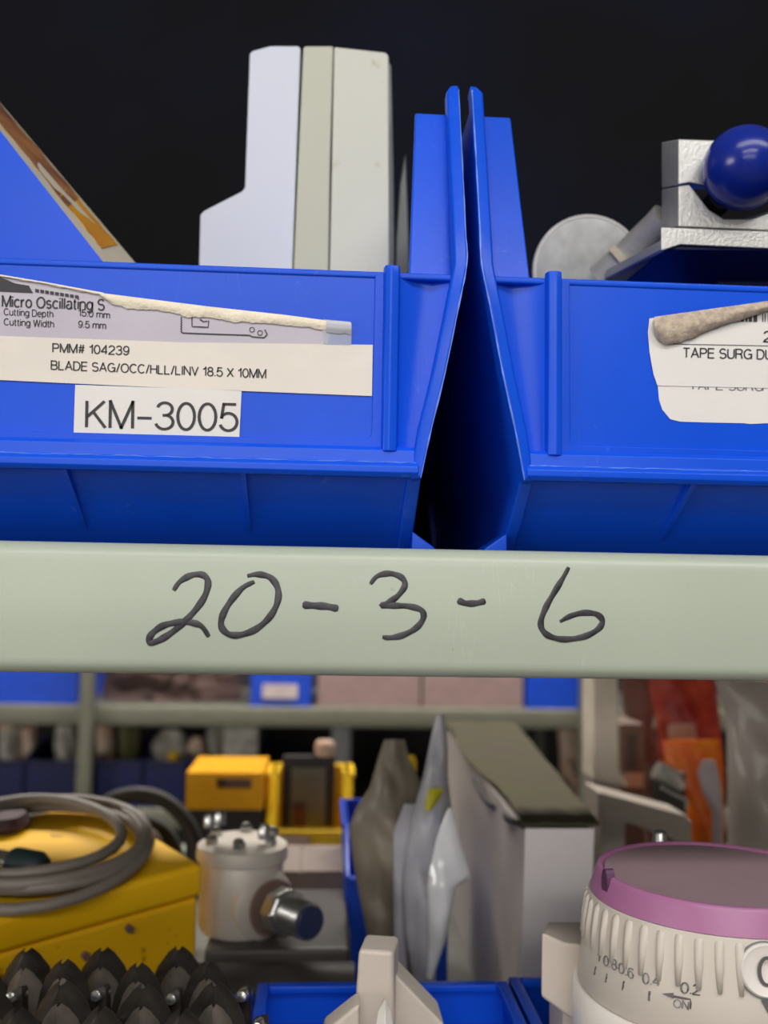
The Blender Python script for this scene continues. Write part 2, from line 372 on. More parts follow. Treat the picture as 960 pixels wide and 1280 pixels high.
G().box(-0.95, 0.95, 0.03, RD, DZ-0.006, DZ).build('shelf_deck', galv, rack)
beam('shelf_beam', -0.95, 0.95, DZ-0.05, DZ, RD, sage, rack)
for sx in (-1, 1):
    for y in (0.0, RD+0.0):
        G().box(sx*0.97-0.02, sx*0.97+0.02, y, y+0.04, 0, 2.3).build('post', sage, rack)
bp = G().box(-0.95, 0.95, 0.366, 0.371, ZT-0.006, 2.06).build('back_panel', black, rack); bp['label'] = 'black sheet closing the back of the upper shelf'
# marker writing
def beam_y(z):
    t = ((ZT-0.007)-z)/((ZT-0.007)-(ZB+0.006)); t = min(1, max(0, t)); return -0.0012*math.sin(PI*t)
def on_beam(px, py):
    p = at(px, py, 0); p = at(px, py, beam_y(p.z)-0.00015); return p
def stroke(name, pts, wpx, taper=0.35):
    c = catmull([(x, y, 0) for x, y in pts], 7); n = len(c)
    P = [on_beam(v.x, v.y) for v in c]
    rad = []
    for i in range(n):
        t = i/(n-1); e = min(t, 1-t)*10
        rad.append(0.00015*wpx*(min(1, 0.55+0.45*e))*(1+0.1*math.sin(i*.7)))
    return P, rad
digits = [
 ([[(217,738),(225,727),(240,719),(254,719),(260,728),(256,745),(243,764),(224,783),(205,797),(191,803),(186,800),(191,791),(204,782),(222,778),(238,778),(252,783),(261,796)]], 8),
 ([[(318,727),(303,735),(288,752),(278,770),(277,784),(287,793),(303,793),(322,785),(338,770),(347,752),(347,735),(338,722),(322,718),(309,720)]], 8),
 ([[(378,756),(392,757),(408,758),(423,761)]], 9),
 ([[(463,730),(472,720),(488,717),(502,722),(506,732),(497,745),(484,754),(478,757),(492,757),(512,758),(527,763),(529,773),(520,785),(503,794),(487,797),(478,796)]], 7.5),
 ([[(572,750),(582,754),(595,754),(607,751)]], 8),
 ([[(711,709),(704,722),(692,742),(682,760),(676,778),(680,790),(692,797),(710,799),(732,795),(748,786),(753,776),(746,768),(730,766),(713,770),(700,777)]], 7.5)]
for k, (ss, wpx) in enumerate(digits):
    g = G()
    for s_ in ss:
        P, rad = stroke('s', s_, wpx); g.tube(P, rad, 10, flat=(0, -1, 0))
    d = g.build('marker_dash' if k in (2, 4) else 'marker_digit', ink, fb, smooth=True)
    d['label'] = ['handwritten digit 2', 'handwritten digit 0', 'first handwritten dash', 'handwritten digit 3', 'second handwritten dash', 'handwritten digit 6'][k]
# ------------------------------------------------------------------ the two big blue bins
A_, B_, H_, L_ = 0.1335, 0.1500, 0.193, 0.30
ZP, ZL = 0.1070, 0.0275
cx1 = at(526, 592, 0).x - A_; cx2 = at(655, 592, 0).x + A_
BY = -0.001
def big_bin(label):
    r = thing('storage_bin', (0, 0, 0), label, 'bin', 'large blue bins on the upper shelf')
    t = 0.0025
    for s in (-1, 1):
        sec = [(A_, 0.0, 0.050), (A_, ZL, 0.004), ((A_+B_)/2, (ZL+ZP)/2, 0.003), (B_, ZP, 0.003), (B_, H_*.6+ZP*.4, 0.020), (B_, H_, 0.032)]
        g = G()
        g.rings([[(s*x, y, z), (s*x, L_, z), (s*(x-t), L_, z), (s*(x-t), y, z)] for x, z, y in sec]).build('side_wall', blue, r, bevel=0.0006)
        # front edge ridge
        path = [(A_-.0005, ZL-0.001, 0.0), ((A_*.8+B_*.2), ZL+.018, -.0006), ((A_+B_)/2, (ZL+ZP)/2, -0.001), (A_*.2+B_*.8, ZP-.014, -.0006), (B_, ZP+.004, 0.001), (B_, ZP+.02, 0.006),
                (B_, H_*.6+ZP*.4, 0.0165), (B_, H_+.004, 0.030), (B_, H_+.0085, 0.034)]
        g = G(); loops = []
        for i, (x, z, y) in enumerate(path):
            wd = 0.0046 if i < 8 else 0.0026
            if i == 0: wd = 0.0036
            loops.append([(s*(x+.0008), y, z), (s*(x+.0008), y+0.009, z-0.001), (s*(x-wd), y+0.009, z-0.001), (s*(x-wd), y+.0012, z)])
        g.rings(loops).build('front_edge_flange', blue, r, bevel=0.0012, seg=3)
        # lower front edge under the lip
        g = G(); loops = []
        for x, z, y in [(A_-.0003, ZL+.002, 0.001), (A_-.0005, 0.014, 0.024), (A_-.0005, 0.001, 0.046)]:
            loops.append([(s*(x+.001), y, z), (s*(x+.001), y+.006, z), (s*(x-.0045), y+.006, z), (s*(x-.0045), y, z)])
        g.rings(loops).build('lower_corner_edge', blue, r, bevel=0.001)
        # shoulder
        g = G().hexa([(s*(B_-.0215), .010, ZP-.006), (s*(B_-.003), .010, ZP-.006), (s*(B_-.003), .0125, ZP-.006), (s*(B_-.0215), .0125, ZP-.006),
                      (s*(B_-.0175), .036, H_-.004), (s*(B_-.003), .036, H_-.004), (s*(B_-.003), .0385, H_-.004), (s*(B_-.0175), .0385, H_-.004)])
        g.build('shoulder_flange', blue, r, bevel=0.0008)
        # label-holder rib
        rx = A_-.0120
        g = G().rings([[(s*(rx-.0034), .0048, z), (s*(rx-.0026), e, z), (s*(rx-.0004), e-.0008, z), (s*(rx+.0026), e, z), (s*(rx+.0034), .0048, z)]
                       for z, e in ((ZL+.009, .0012), (ZL+.02, .0008), (ZP-.002, .0008), (ZP+.0022, .0014))])
        g.build('label_rib', blue, r, bevel=0.0005)
        # outer corner panel
        g = G(); loops = []
        for i in range(9):
            q = i/8; z = ZL+.010 + q*(ZP-ZL-.010); xo = A_+(B_-A_)*((z-ZL)/(ZP-ZL))-.003
            xs = [rx+.003, rx*.66+xo*.34, rx*.34+xo*.66, xo]
            ys = [.0045, .0052+.0018*q, .0058+.0026*q, .0048+.001*q]
            loops.append([(s*x, y, z) for x, y in zip(xs, ys)] + [(s*x, y+.0025, z) for x, y in reversed(list(zip(xs, ys)))])
        g.rings(loops).build('corner_panel', blue, r, smooth=True)
        # stacking foot
        G().loft([(s*A_, .034, 0), (s*(A_+.0105), .034, 0), (s*(A_+.009), .034, .0022), (s*A_, .034, .0085)],
                 [(s*A_, .064, 0), (s*(A_+.0105), .064, 0), (s*(A_+.009), .064, .0022), (s*A_, .064, .0085)]).build('stacking_foot', blue, r, bevel=.0006)
    # worn lip and outer edges, with their highlights put into the pale blue
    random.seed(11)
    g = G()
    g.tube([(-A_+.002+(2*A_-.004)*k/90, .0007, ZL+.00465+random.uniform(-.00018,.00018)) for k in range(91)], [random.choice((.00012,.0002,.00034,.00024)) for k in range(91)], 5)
    g.build('worn_edge_highlight', edgeglint, r)
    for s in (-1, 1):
        G().tube(catmull([(s*(x+.0004), y+.0002, z) for x, z, y in path[:-1]], 5), [random.choice((.0002,.0003,.00045)) for k in range(len(path)*5-9)], 5).build('worn_edge_highlight', edgeglint, r)
    # front panel, frame round the label field, top rim, bottom lip
    px_ = A_-.0145
    G().box(-px_-.003, px_+.003, .0052, .0078, ZL+.004, ZP).build('front_panel', blue, r, bevel=.0004)
    g = G()
    for s in (-1, 1):
        out = [(px_, ZP-.001), (px_, ZL+.010), (px_-.012, ZL+.010)]
        inn = [(px_-.004, ZP-.001)] + [(px_-.004-.003*(1-math.cos(a)), ZL+.0165-.003*math.sin(a)) for a in (0, PI/6, PI/3, PI/2)]
        poly = [(px_, ZP-.001), (px_, ZL+.008), (px_-.010, ZL+.008), (px_-.010, ZL+.0135), (px_-.007, ZL+.0135), (px_-.0050, ZL+.0145), (px_-.0042, ZL+.0165), (px_-.004, ZP-.001)]
        g.loft([(s*x, .0040, z) for x, z in poly], [(s*x, .0056, z) for x, z in poly])
    g.box(-px_+.0095, px_-.0095, .0040, .0056, ZL+.008, ZL+.0135)
    g.build('label_frame', blue, r, bevel=.0003)
    G().box(-(B_-.004), B_-.004, .0046, .0082, ZP-.0022, ZP+.0006).build('front_rim', blue, r, bevel=.0008)
    pr = [(.0080, ZL+.0115), (.0036, ZL+.0110), (.0018, ZL+.0095), (.0012, ZL+.0050), (.0006, ZL+.0045), (-.0004, ZL+.0030), (-.0004, ZL+.0008), (.0010, ZL-.0008), (.0080, ZL-.0004), (.0090, ZL+.0024), (.008, ZL+.0030)]
    G().loft([(-A_+.001, y, z) for y, z in pr], [(A_-.001, y, z) for y, z in pr]).build('front_lip', blue, r, bevel=.0003)
    G().hexa([(-A_, .050, 0), (A_, .050, 0), (A_, .0525, 0), (-A_, .0525, 0), (-A_, .0065, ZL+.001), (A_, .0065, ZL+.001), (A_, .009, ZL+.001), (-A_, .009, ZL+.001)]).build('lower_front_wall', blue, r)
    for x in (-.0665, 0, .0665):
        G().loft([(x-.0009, .0015, ZL), (x-.0009, .009, ZL), (x-.0009, .041, .006)], [(x+.0009, .0015, ZL), (x+.0009, .009, ZL), (x+.0009, .041, .006)]).build('gusset', blue, r)
    G().box(-A_, A_, .051, L_, .0, .0025).build('bottom', blue, r)
    G().hexa([(-A_, L_-.0025, 0), (A_, L_-.0025, 0), (A_, L_, 0), (-A_, L_, 0), (-B_, L_-.0025, H_), (B_, L_-.0025, H_), (B_, L_, H_), (-B_, L_, H_)]).build('back_wall', blue, r)
    return r
bin1 = big_bin('large blue bin on the left, fronted by the KM-3005 label and a torn strip label')
bin2 = bin1.copy(); COL.objects.link(bin2)
for ch in list(bin1.children):
    c = ch.copy(); COL.objects.link(c); c.parent = bin2
bin2['label'] = 'large blue bin on the right, with a curled white TAPE SURG label on its front'
bin1.location = (cx1, BY, ZT); bin2.location = (cx2, BY, ZT)
bpy.context.view_layer.update()
PY = BY+.0052      # label field plane
# ---- left bin labels
def sheet(name, poly, Y, m, par, th=.00025, label=None, inplane=True):
    A = [at(x, y, Y-th) for x, y in poly]; g = G().loft(A, [Vector((p.x, Y, p.z)) for p in A])
    o = g.build(name, m, par)
    if label: o['label'] = label
    return o
l1 = sheet('printed_label', [(-90,330),(0,344),(70,356),(135,368),(260,385),(412,402),(412,420),(409,433),(200,430),(0,425),(-90,422)], PY, greyp, bin1, label='torn grey printed label')
l2 = sheet('strip_label', [(-90,418),(0,420),(230,428),(466,431),(465,495),(235,486),(0,475),(-90,471)], PY-.0003, glossp, bin1, label='long glossy white strip label')
l3 = sheet('code_label', [(94,481),(302,488),(299,549),(92,543)], PY-.0003, paper, bin1, label='white label reading KM-3005')
T = PY-.00075
lettering('lettering', 'KM-3005', quadmap(108,534,296,538.5,33,T), pink_, l3, weight=.10, gap=.15)
lettering('lettering', 'PMM# 104239', quadmap(66,440,161,443.5,10.5,T), pink_, l2)
lettering('lettering', 'BLADE SAG/OCC/HLL/LINV 18.5 X 10MM', quadmap(64,461.5,332,472.5,10.5,T), pink_, l2)
lettering('lettering', 'Micro Oscillating S', quadmap(3,383,130,387.5,13,T+.0003), pink_, l1, weight=.15)
lettering('lettering', 'Cutting Depth', quadmap(5,393.5,66,396.5,8,T+.0003), pink_, l1)
lettering('lettering', 'Cutting Width', quadmap(5,406,67,409,8,T+.0003), pink_, l1)
lettering('lettering', '15.0 mm', quadmap(98,394.5,137,398,8,T+.0003), pink_, l1)
lettering('lettering', '9.5 mm', quadmap(98,409,132,411,8,T+.0003), pink_, l1)
sheet('printed_block', [(-60,345),(0,346),(18,354),(36,357),(41,366),(0,364),(-60,361)], T+.0003, pink_, l1, th=.0001)
for k in range(9):
    x = 44+k*6.2; y = 361+k*.95
    sheet('printed_mark', [(x, y),(x+4.6, y+.7),(x+4.6, y+4.5),(x, y+3.8)], T+.0003, pink_, l1, th=.0001)
def line(name, pts, par, Y, r=.00018, m=None):
    P = [at(x, y, Y) for x, y in pts]
    return G().tube(P, r, 6, flat=(0,-1,0)).build(name, m or pink_, par)
zz = [(226+(k % 2)*1.2, 396+k*1.5) for k in range(13)]
line('printed_outline', zz+[(228,416),(250,417),(312,419),(316,421),(330,422),(334,418),(331,412)], l1, T+.0002, .00022)
line('printed_outline', [(240,396),(240,408),(250,408.5),(260,409),(261,401),(254,402),(250,399)], l1, T+.0002, .00022)
for cx_, cy_ in ((315,412),(325,416)):
    line('printed_outline', [(cx_+3*math.cos(a*PI/6), cy_+3*math.sin(a*PI/6)) for a in range(13)], l1, T+.0002, .00014)
# torn curl along the top of the grey label
def curl(top, bot, Y, bulge, m, par, name, seed, n=60, rows=7):
    random.seed(seed); loops = []
    def interp(P, t):
        x = P[0][0]+(P[-1][0]-P[0][0])*t
        for (a, b), (c, d) in zip(P, P[1:]):
            if a <= x <= c: return (x, b+(d-b)*(x-a)/(c-a))
        return P[-1]
    for i in range(n+1):
        t = i/n; a = interp(top, t); b = interp(bot, t)
        jag = random.uniform(-.9, .9); lo = []
        for j in range(rows):
            q = j/(rows-1)
            yy = Y-.0005-bulge*math.sin(PI*(.12+.78*q))*(1+.12*noise.noise(Vector((i*.2, j*.4, seed))))
            lo.append(at(a[0]*(1-q)+b[0]*q, a[1]*(1-q)+(b[1]+jag*(q == 1))*q, yy))
        loops.append(lo + [Vector((v.x, v.y+.0002, v.z)) for v in reversed(lo)])
    return G().rings(loops).build(name, m, par, smooth=True)
c_ = curl([(125,366),(260,383),(360,394),(411,401)], [(125,370),(140,380),(160,386),(190,387),(215,390),(235,397),(262,396),(290,402),(330,404),(380,408),(411,413)], PY, .0009, cream, l1, 'torn_edge', 3)
c_['label'] = 'cream torn edge curled forward'
curl([(0,343),(60,353),(130,366)], [(0,346),(60,356),(130,370)], PY, .0006, cream, l1, 'torn_edge', 4, n=30)
sheet('clear_tape', [(404,399),(438,402),(440,406),(439,431),(404,430)], PY-.0006, tape, bin1, label='clear tape end on the torn label')
curl([(408,400),(439,403)], [(408,415),(439,418)], PY-.0003, .0009, mat('folded_tape', (186,188,198), .25, alpha=.8), bin1, 'folded_tape', 5, n=8)
# ---- right bin labels
r2 = sheet('lower_label', [(822,478),(1100,486),(1100,540),(960,529),(938,530),(930,529),(880,528),(850,527),(838,524),(828,512),(824,500)], PY, paper, bin2, label='lower white label, mostly covered')
r1 = sheet('curled_label', [(812,398),(960,380),(1100,366),(1100,489),(960,485),(822,482),(817,468),(812,440),(810,415)], PY-.0003, paper, bin2, label='white label with rolled top edge')
lettering('lettering', 'TAPE SURG DU', quadmap(854,446.5,965,449,11.5,T), pink_, r1)
lettering('lettering', '2', quadmap(955,427,964,427.5,13,T), pink_, r1)
lettering('lettering', 'TAPE SURG D', quadmap(862,486.5,970,489,10,T+.0004), ghost, r2)
for k, (x, w_) in enumerate([(918,2),(921,3),(926,4),(932,2.5),(936,4),(942,4.5),(953,1),(956,1),(960,1.5),(964,2),(970,3)]):
    sheet('barcode_bar', [(x,392),(x+w_,392),(x+w_,402),(x,402)], T+.0000, pink_, r1, th=.0001)
line('printed_rule', [(842,430),(1000,433)], r1, T, .00012)
c2 = curl([(818,396),(960,376),(1100,358)], [(818,416),(826,429),(838,431),(868,422),(885,413),(900,408),(960,389),(1100,364)], PY-.0003, .0034, dirty, r1, 'rolled_edge', 9, n=50, rows=9)
c2['label'] = 'grimy rolled-over backing edge'
# ------------------------------------------------------------------ contents of the left bin
zf = ZT+.0028
def drop(poly, z):   # helper: replace None y by floor
    return poly
def upright(name, polys, Y0, Y1, label, cat, mats, bev=.0018, group=None):
    c = at(polys[0][0][0], 300, Y0); root = thing(name, (c.x, (Y0+Y1)/2, zf), label, cat, group)
    for k, (poly, m) in enumerate(zip(polys, mats)):
        A = [at(x, y, Y0+.0006*k) for x, y in poly]
        for i in (0, len(A)-1): A[i].z = zf+.0002
        G().loft(A, [Vector((p.x, Y1, p.z)) for p in A]).build('housing_half' if len(polys) > 1 else 'housing', m, root, bevel=bev, seg=3)
    return root
u = upright('plastic_housing', [[(249,400),(250,268),(255,263),(302,239),(306,234),(312,66),(316,63),(338,57),(373,57),(376,60),(366,330),(364,400)]], .115, .165,
        'white plastic housing with a stepped left side, standing in the left bin', 'plastic housing', [white], bev=.0014)
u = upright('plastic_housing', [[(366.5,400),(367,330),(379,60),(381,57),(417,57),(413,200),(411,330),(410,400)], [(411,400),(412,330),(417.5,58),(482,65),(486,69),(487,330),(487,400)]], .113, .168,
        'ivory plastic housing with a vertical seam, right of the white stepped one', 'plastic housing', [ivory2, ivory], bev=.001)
upright('grey_housing', [[(470,400),(474,90),(482,76),(489,80),(492,215),(493,330),(493,400)]], .172, .2, 'thin grey edge of a housing behind the ivory one', 'plastic housing', [greyedge], bev=.001)
upright('grey_housing', [[(494,400),(495,300),(500,230),(507,190),(512,330),(512,400)]], .175, .2, 'slim grey-green plastic piece beside the left bin shoulder', 'plastic piece', [greyedge], bev=.001)
# leaning blue box with stained edge
bx = thing('blue_folder_box', (at(20,330,.07).x, .07, zf), 'blue box with a cream edge stained orange and brown, leaning in the left bin', 'box')
F1 = [at(-150,-35,.060), at(0,163,.060), at(128,326,.060), at(175,386,.060)]
F2 = [at(-150,-77,.105), at(0,128,.105), at(167,326,.105), at(216,384,.105)]
low1 = Vector((F1[0].x, .060, zf+.001)); lowr = Vector((F1[3].x, .060, zf+.001))
G().loft(F1+[lowr, low1], [v+Vector((0,.003,0)) for v in F1+[lowr, low1]]).build('cover', blue, bx)
e1 = [v+Vector((0,.003,0)) for v in F1]
G().loft(e1+[lowr+Vector((0,.003,0)), low1+Vector((0,.003,0))], F2+[Vector((F2[3].x,.105,zf+.001)), Vector((F2[0].x,.105,zf+.001))]).build('edge', cardcream, bx)['label'] = 'cream edge with orange stains'
def strip_on_edge(t0, t1, u0, u1, m):
    def P(t, u):
        i = min(int(t), 2); f = t-i; a = e1[i].lerp(e1[i+1], f); b = F2[i].lerp(F2[i+1], f); return a.lerp(b, u)
    nrm = (F2[1]-e1[1]).cross(e1[2]-e1[1]).normalized()
    if nrm.x < 0: nrm = -nrm
    n = 24; L1 = [P(t0+(t1-t0)*i/n, u0+.04*noise.noise(Vector((i*.35,1,t0)))) for i in range(n+1)]; L2 = [P(t0+(t1-t0)*i/n, u1+.04*noise.noise(Vector((i*.3,5,t0)))) for i in range(n+1)]
    A = L1+L2[::-1]; return G().loft([v-nrm*.0004 for v in A], [v+nrm*.0006 for v in A])
strip_on_edge(.75, 1.60, .22, .9, brownst).build('stain', brownst, bx)['label'] = 'brown stain'
strip_on_edge(1.52, 1.90, .25, .85, cardcream).build('stain', mat('orange_stain', (202,146,40), .5, rgb2=(186,120,40)), bx)['label'] = 'orange stain'
# ------------------------------------------------------------------ contents of the right bin: clamp device
dv = thing('clamp_device', (at(850,350,.08).x, .09, zf), 'metal clamp device with dark blue ball knob and clear disc, rising from the right bin', 'device')
dc = at(737, 342, .13)
rr = at(809,342,.13).x-dc.x
G().lathe([(.0, -.002), (rr-.004, -.002), (rr-.001, -.0005), (rr-.001, .001), (.0, .001)], dc, (-.05, 1, .1), 48).build('clear_disc', clear, dv, smooth=True)
ax = Vector((-.05, 1, .1)).normalized(); a = ax.orthogonal().normalized(); b = ax.cross(a)
g = G().tube([dc+(a*math.cos(t*PI/24)+b*math.sin(t*PI/24))*(rr-.0012) for t in range(48)], .0013, 8, closed=True); g.build('disc_rim', mat('disc_rim_plastic',(206,206,204),.4), dv, smooth=True)
G().tube([dc+(a*math.cos(t*PI/24)+b*math.sin(t*PI/24))*(rr-.008) for t in range(48)], .0005, 6, closed=True).build('disc_ring', clear, dv, smooth=True)
G().lathe([(.0,0),(.008,0),(.0085,.001),(.0085,.02),(.0,.02)], dc+Vector((0,.002,0)), (0,1,0), 24).build('disc_hub', alu, dv, smooth=True)
# neck between disc and block
G().tube([at(752,352,.115), at(790,318,.105), at(822,288,.095), at(835,276,.09)], [.0095,.0092,.0095,.010], 20).build('neck_tube', alu, dv, smooth=True)
G().tube([at(776,330,.108), at(783,324,.1065)], .0106, 20).build('neck_collar', mat('ivory_collar',(206,196,178),.4), dv, smooth=True)
# upper and lower jaw
def solid(pf, Y0, shift, Y1): 
    A = [at(x, y, Y0) for x, y in pf]; return G().loft(A, [at(x+shift[0], y+shift[1], Y1) for x, y in pf])
solid([(848,174),(1010,180),(1010,232),(882,232),(862,228),(848,231)], .055, (-21, 4), .085).build('upper_jaw', alu, dv, bevel=.0006)
solid([(848,233),(862,231),(886,262),(905,274),(940,274),(1010,250),(1010,290),(848,283)], .055, (-21, 4), .085).build('lower_jaw', alu, dv, bevel=.0006)
solid([(826,284),(1010,291),(1010,313),(850,306),(826,314)], .050, (0, 3), .085).build('jaw_plate', alu, dv, bevel=.0006)
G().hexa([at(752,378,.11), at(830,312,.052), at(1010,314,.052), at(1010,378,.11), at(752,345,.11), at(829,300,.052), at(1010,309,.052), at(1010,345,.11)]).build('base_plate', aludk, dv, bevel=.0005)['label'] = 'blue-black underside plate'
G().hexa([at(748,352,.112), at(752,354,.11), at(831,314,.0515), at(826,312,.0515), at(748,342,.112), at(753,344,.11), at(832,302,.0515), at(826,300,.0515)]).build('plate_edge', alu, dv, bevel=.0003)
for x, y in ((858,323),(947,327)):
    G().lathe([(0,-.0012),(.0011,-.0012),(.0011,.0006),(0,.0006)], at(x,y,.066), (0,-.5,-1), 14).build('screw', toothm, dv)
bc = at(930, 209, .045); kx = Vector((.42, .86, .22)).normalized()
KR = .0180
prof = [(KR*math.sin(PI/2*k/10), -KR*1.05*math.cos(PI/2*k/10)) for k in range(11)] + [(KR*1.0, .008), (KR*.93, .016), (KR*.6, .019), (0, .0195)]
G().lathe(prof, bc, kx, 44).build('ball_knob', ballm, dv, smooth=True)
G().lathe([(0,0),(.006,0),(.006,.02),(0,.02)], at(905,245,.06), (0,1,0), 20).build('knob_stem', rubdk, dv, smooth=True)
sp = at(930, 340, .10)
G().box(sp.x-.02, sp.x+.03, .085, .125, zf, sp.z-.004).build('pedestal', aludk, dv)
# ------------------------------------------------------------------ generic small hopper bin
def small_bin(x0, x1, Y, z, h, depth, m, label, group=None, front=.45, name='storage_bin', wall=.003):
    r = thing(name, ((x0+x1)/2, Y+depth/2, z), label, 'bin', group)
    t = wall
    for s, x in ((0, x0), (1, x1-t)):
        g = G().loft([(x, Y, z), (x, Y+depth, z), (x, Y+depth, z+h), (x, Y+depth*.35, z+h), (x, Y, z+h*front)], [(x+t, Y, z), (x+t, Y+depth, z), (x+t, Y+depth, z+h), (x+t, Y+depth*.35, z+h), (x+t, Y, z+h*front)])
        g.build('side_wall', m, r, bevel=t*.3)
        G().box(x-.002 if s == 0 else x, x+t+(0 if s == 0 else .002), Y+depth*.35, Y+depth, z+h-.004, z+h).build('side_rim', m, r)
    G().box(x0+t, x1-t, Y, Y+t, z, z+h*front).build('front_wall', m, r)
    G().box(x0+t, x1-t, Y-.003, Y+t, z+h*front-.004, z+h*front).build('front_lip', m, r, bevel=.001)
    G().box(x0+t, x1-t, Y+depth-t, Y+depth, z, z+h).build('back_wall', m, r)
    G().box(x0+t, x1-t, Y+t, Y+depth-t, z, z+t).build('bottom', m, r)
    return r
# ------------------------------------------------------------------ pouch builder
def pouch(name, rows, Y, thick, m, parent=None, seed=1, cols=19, n=34, amp=.5, lean=0.0):
    g = G(); loops = []
    ys = [r[0] for r in rows]
    for i in range(n+1):
        y = ys[0]+(ys[-1]-ys[0])*i/n
        for (ya, a0, a1), (yb, b0, b1) in zip(rows, rows[1:]):
            if ya <= y <= yb:
                f = (y-ya)/(yb-ya); xl = a0+(b0-a0)*f; xr = a1+(b1-a1)*f; break
        q = i/n; vp = (math.sin(PI*min(1, .08+.92*q))**.5 if q < .5 else 1.0)
        vp = min(1, .12+q*2.2)
        fr = []; bk = []
        for j in range(cols):
            u_ = j/(cols-1); pil = math.sin(PI*u_)**.6 if 0 < u_ < 1 else 0
            p = at(xl+(xr-xl)*u_, y, Y+lean*(1-q))
            nn = noise.noise(Vector((p.x*38+seed*7, p.z*26, seed)))*amp + noise.noise(Vector((p.x*110, p.z*60+seed*3, seed)))*amp*.4
            nn += amp*.9*(abs(noise.noise(Vector((p.x*55+p.z*30+seed, p.z*18-p.x*20, seed*2))))-.25)
            fr.append(Vector((p.x, p.y-thick*vp*(pil*(.55+nn)+.02), p.z)))
            bk.append(Vector((p.x, p.y+thick*vp*(pil*(.45-nn*.5)+.02), p.z)))
        loops.append(fr+bk[::-1])
    return g.rings(loops).build(name, m, parent, smooth=True)
# ------------------------------------------------------------------ lower shelf: yellow box with coiled cable
C0 = at(255, 1080, .24); C1 = at(0, 1148, .175); CR = at(120, 1001, .345)
fd = (C1-C0).normalized(); sd0 = CR-C0; cn_ = fd.cross(sd0).normalized()
if cn_.z < 0: cn_ = -cn_
WL, WD = .29, sd0.length; sdv = sd0.normalized()
yb = thing('yellow_case', (C0+fd*.14+sdv*.08)*1.0, 'bright yellow sloping equipment case with a grey cable coiled on its lid', 'case')
yb.location.z = DZ
def ctop(a, d, h=0): return C0+fd*a+sdv*d+cn_*h
lo4 = [(0,0),(0,WD),(WL,WD),(WL,0)]
G().hexa([ctop(a,d,-.020) for a, d in lo4]+[ctop(a,d) for a, d in lo4]).build('lid', yel, yb, bevel=.004, seg=3)
in4 = [(.002,.002),(.002,WD-.002),(WL-.002,WD-.002),(WL-.002,.002)]
tp4 = [ctop(a,d,-.0205) for a, d in in4]
G().hexa([Vector((v.x, v.y, DZ)) for v in tp4]+tp4).build('body', yel, yb, bevel=.003)
fn_ = fd.cross(Vector((0,0,1))).normalized()
if fn_.y > 0: fn_ = -fn_
for a, dz in ((.07,-.034),(.10,-.030),(.17,-.036),(.045,-.026)):
    G().lathe([(0,-.003),(.0022,-.003),(.0022,.001),(0,.001)], C0+fd*a+Vector((0,0,dz))-fn_*.0015, fn_, 12).build('screw', brown, yb)
for k in range(6):
    G().tube([ctop(.10+.016*k, .045, .0005), ctop(.12+.016*k, WD-.03, .0005)], .0032, 8).build('lid_rib', yel, yb, smooth=True)
# coil
def planept(px, py, h=0):
    d = ray(px, py); t = (C0+cn_*h-EYE).dot(cn_)/d.dot(cn_); return EYE+d*t
ccx = planept(46, 1064, .004); ea = fd; eb = cn_.cross(fd).normalized()
if eb.y < 0: eb = -eb
pts = []; random.seed(5); NL = 5
for i in range(NL*28+1):
    t = i/28; a = 2*PI*t
    rr = .066-.0022*t+.0035*math.sin(t*2.3)+.0015*math.sin(a*2+t*4)
    pts.append(ccx+ea*(rr*math.cos(a)+.004*math.sin(t*1.7))+eb*(rr*1.12*math.sin(a)+.003*math.cos(t*2.9))+cn_*(.0010+.0020*t+.0010*math.sin(a*2+t)))
cb = G().tube(pts, .0034, 8).build('coiled_cable', rubber, None, smooth=True); tag(cb, 'grey cable coiled in loops on the yellow case', 'cable')
pc = planept(32, 1078, .010)
pl = thing('cable_plug', pc-cn_*.01, 'dark teal plug lying inside the grey cable coil', 'plug')
G().lathe([(0,0),(.008,0),(.009,.003),(.009,.018),(.006,.022),(0,.022)], pc+Vector((-.008,0,0)), (1,-.3,-.1), 18).build('plug_body', mat('teal_rubber',(34,52,54),.5), pl, smooth=True)
G().lathe([(0,0),(.006,0),(.006,.016),(0,.016)], pc+Vector((-.023,.005,.001)), (1,-.3,-.1), 16).build('ferrule', steel, pl, smooth=True)
o = G().lathe([(0,0),(.013,0),(.015,.004),(.012,.010),(0,.011)], planept(8,1035,.0005), cn_, 20).build('rubber_puck', mat('maroon_rubber',(58,34,40),.6), None, smooth=True); tag(o, 'dark maroon rubber puck inside the cable coil at the left edge', 'puck')
# dark ring behind
rc = at(170, 1040, .50)
rg = thing('hose_reel', (rc.x, .5, DZ), 'dark round reel with a brown centre, behind the yellow case', 'reel')
rc.z = DZ+.066
G().tube([rc+Vector((.054*math.cos(k*PI/20), .0, .060*math.sin(k*PI/20))) for k in range(40)], .0065, 10, closed=True).build('rim', rubdk, rg, smooth=True)
G().lathe([(0,0),(.04,0),(.04,.01),(0,.01)], rc+Vector((0,.004,0)), (0,1,0), 30).build('disc', rubdk, rg)
G().lathe([(0,-.012),(.018,-.012),(.021,-.008),(.021,.004),(0,.004)], rc+Vector((.004,0,.012)), (0,1,0), 26).build('hub', brown, rg, smooth=True)
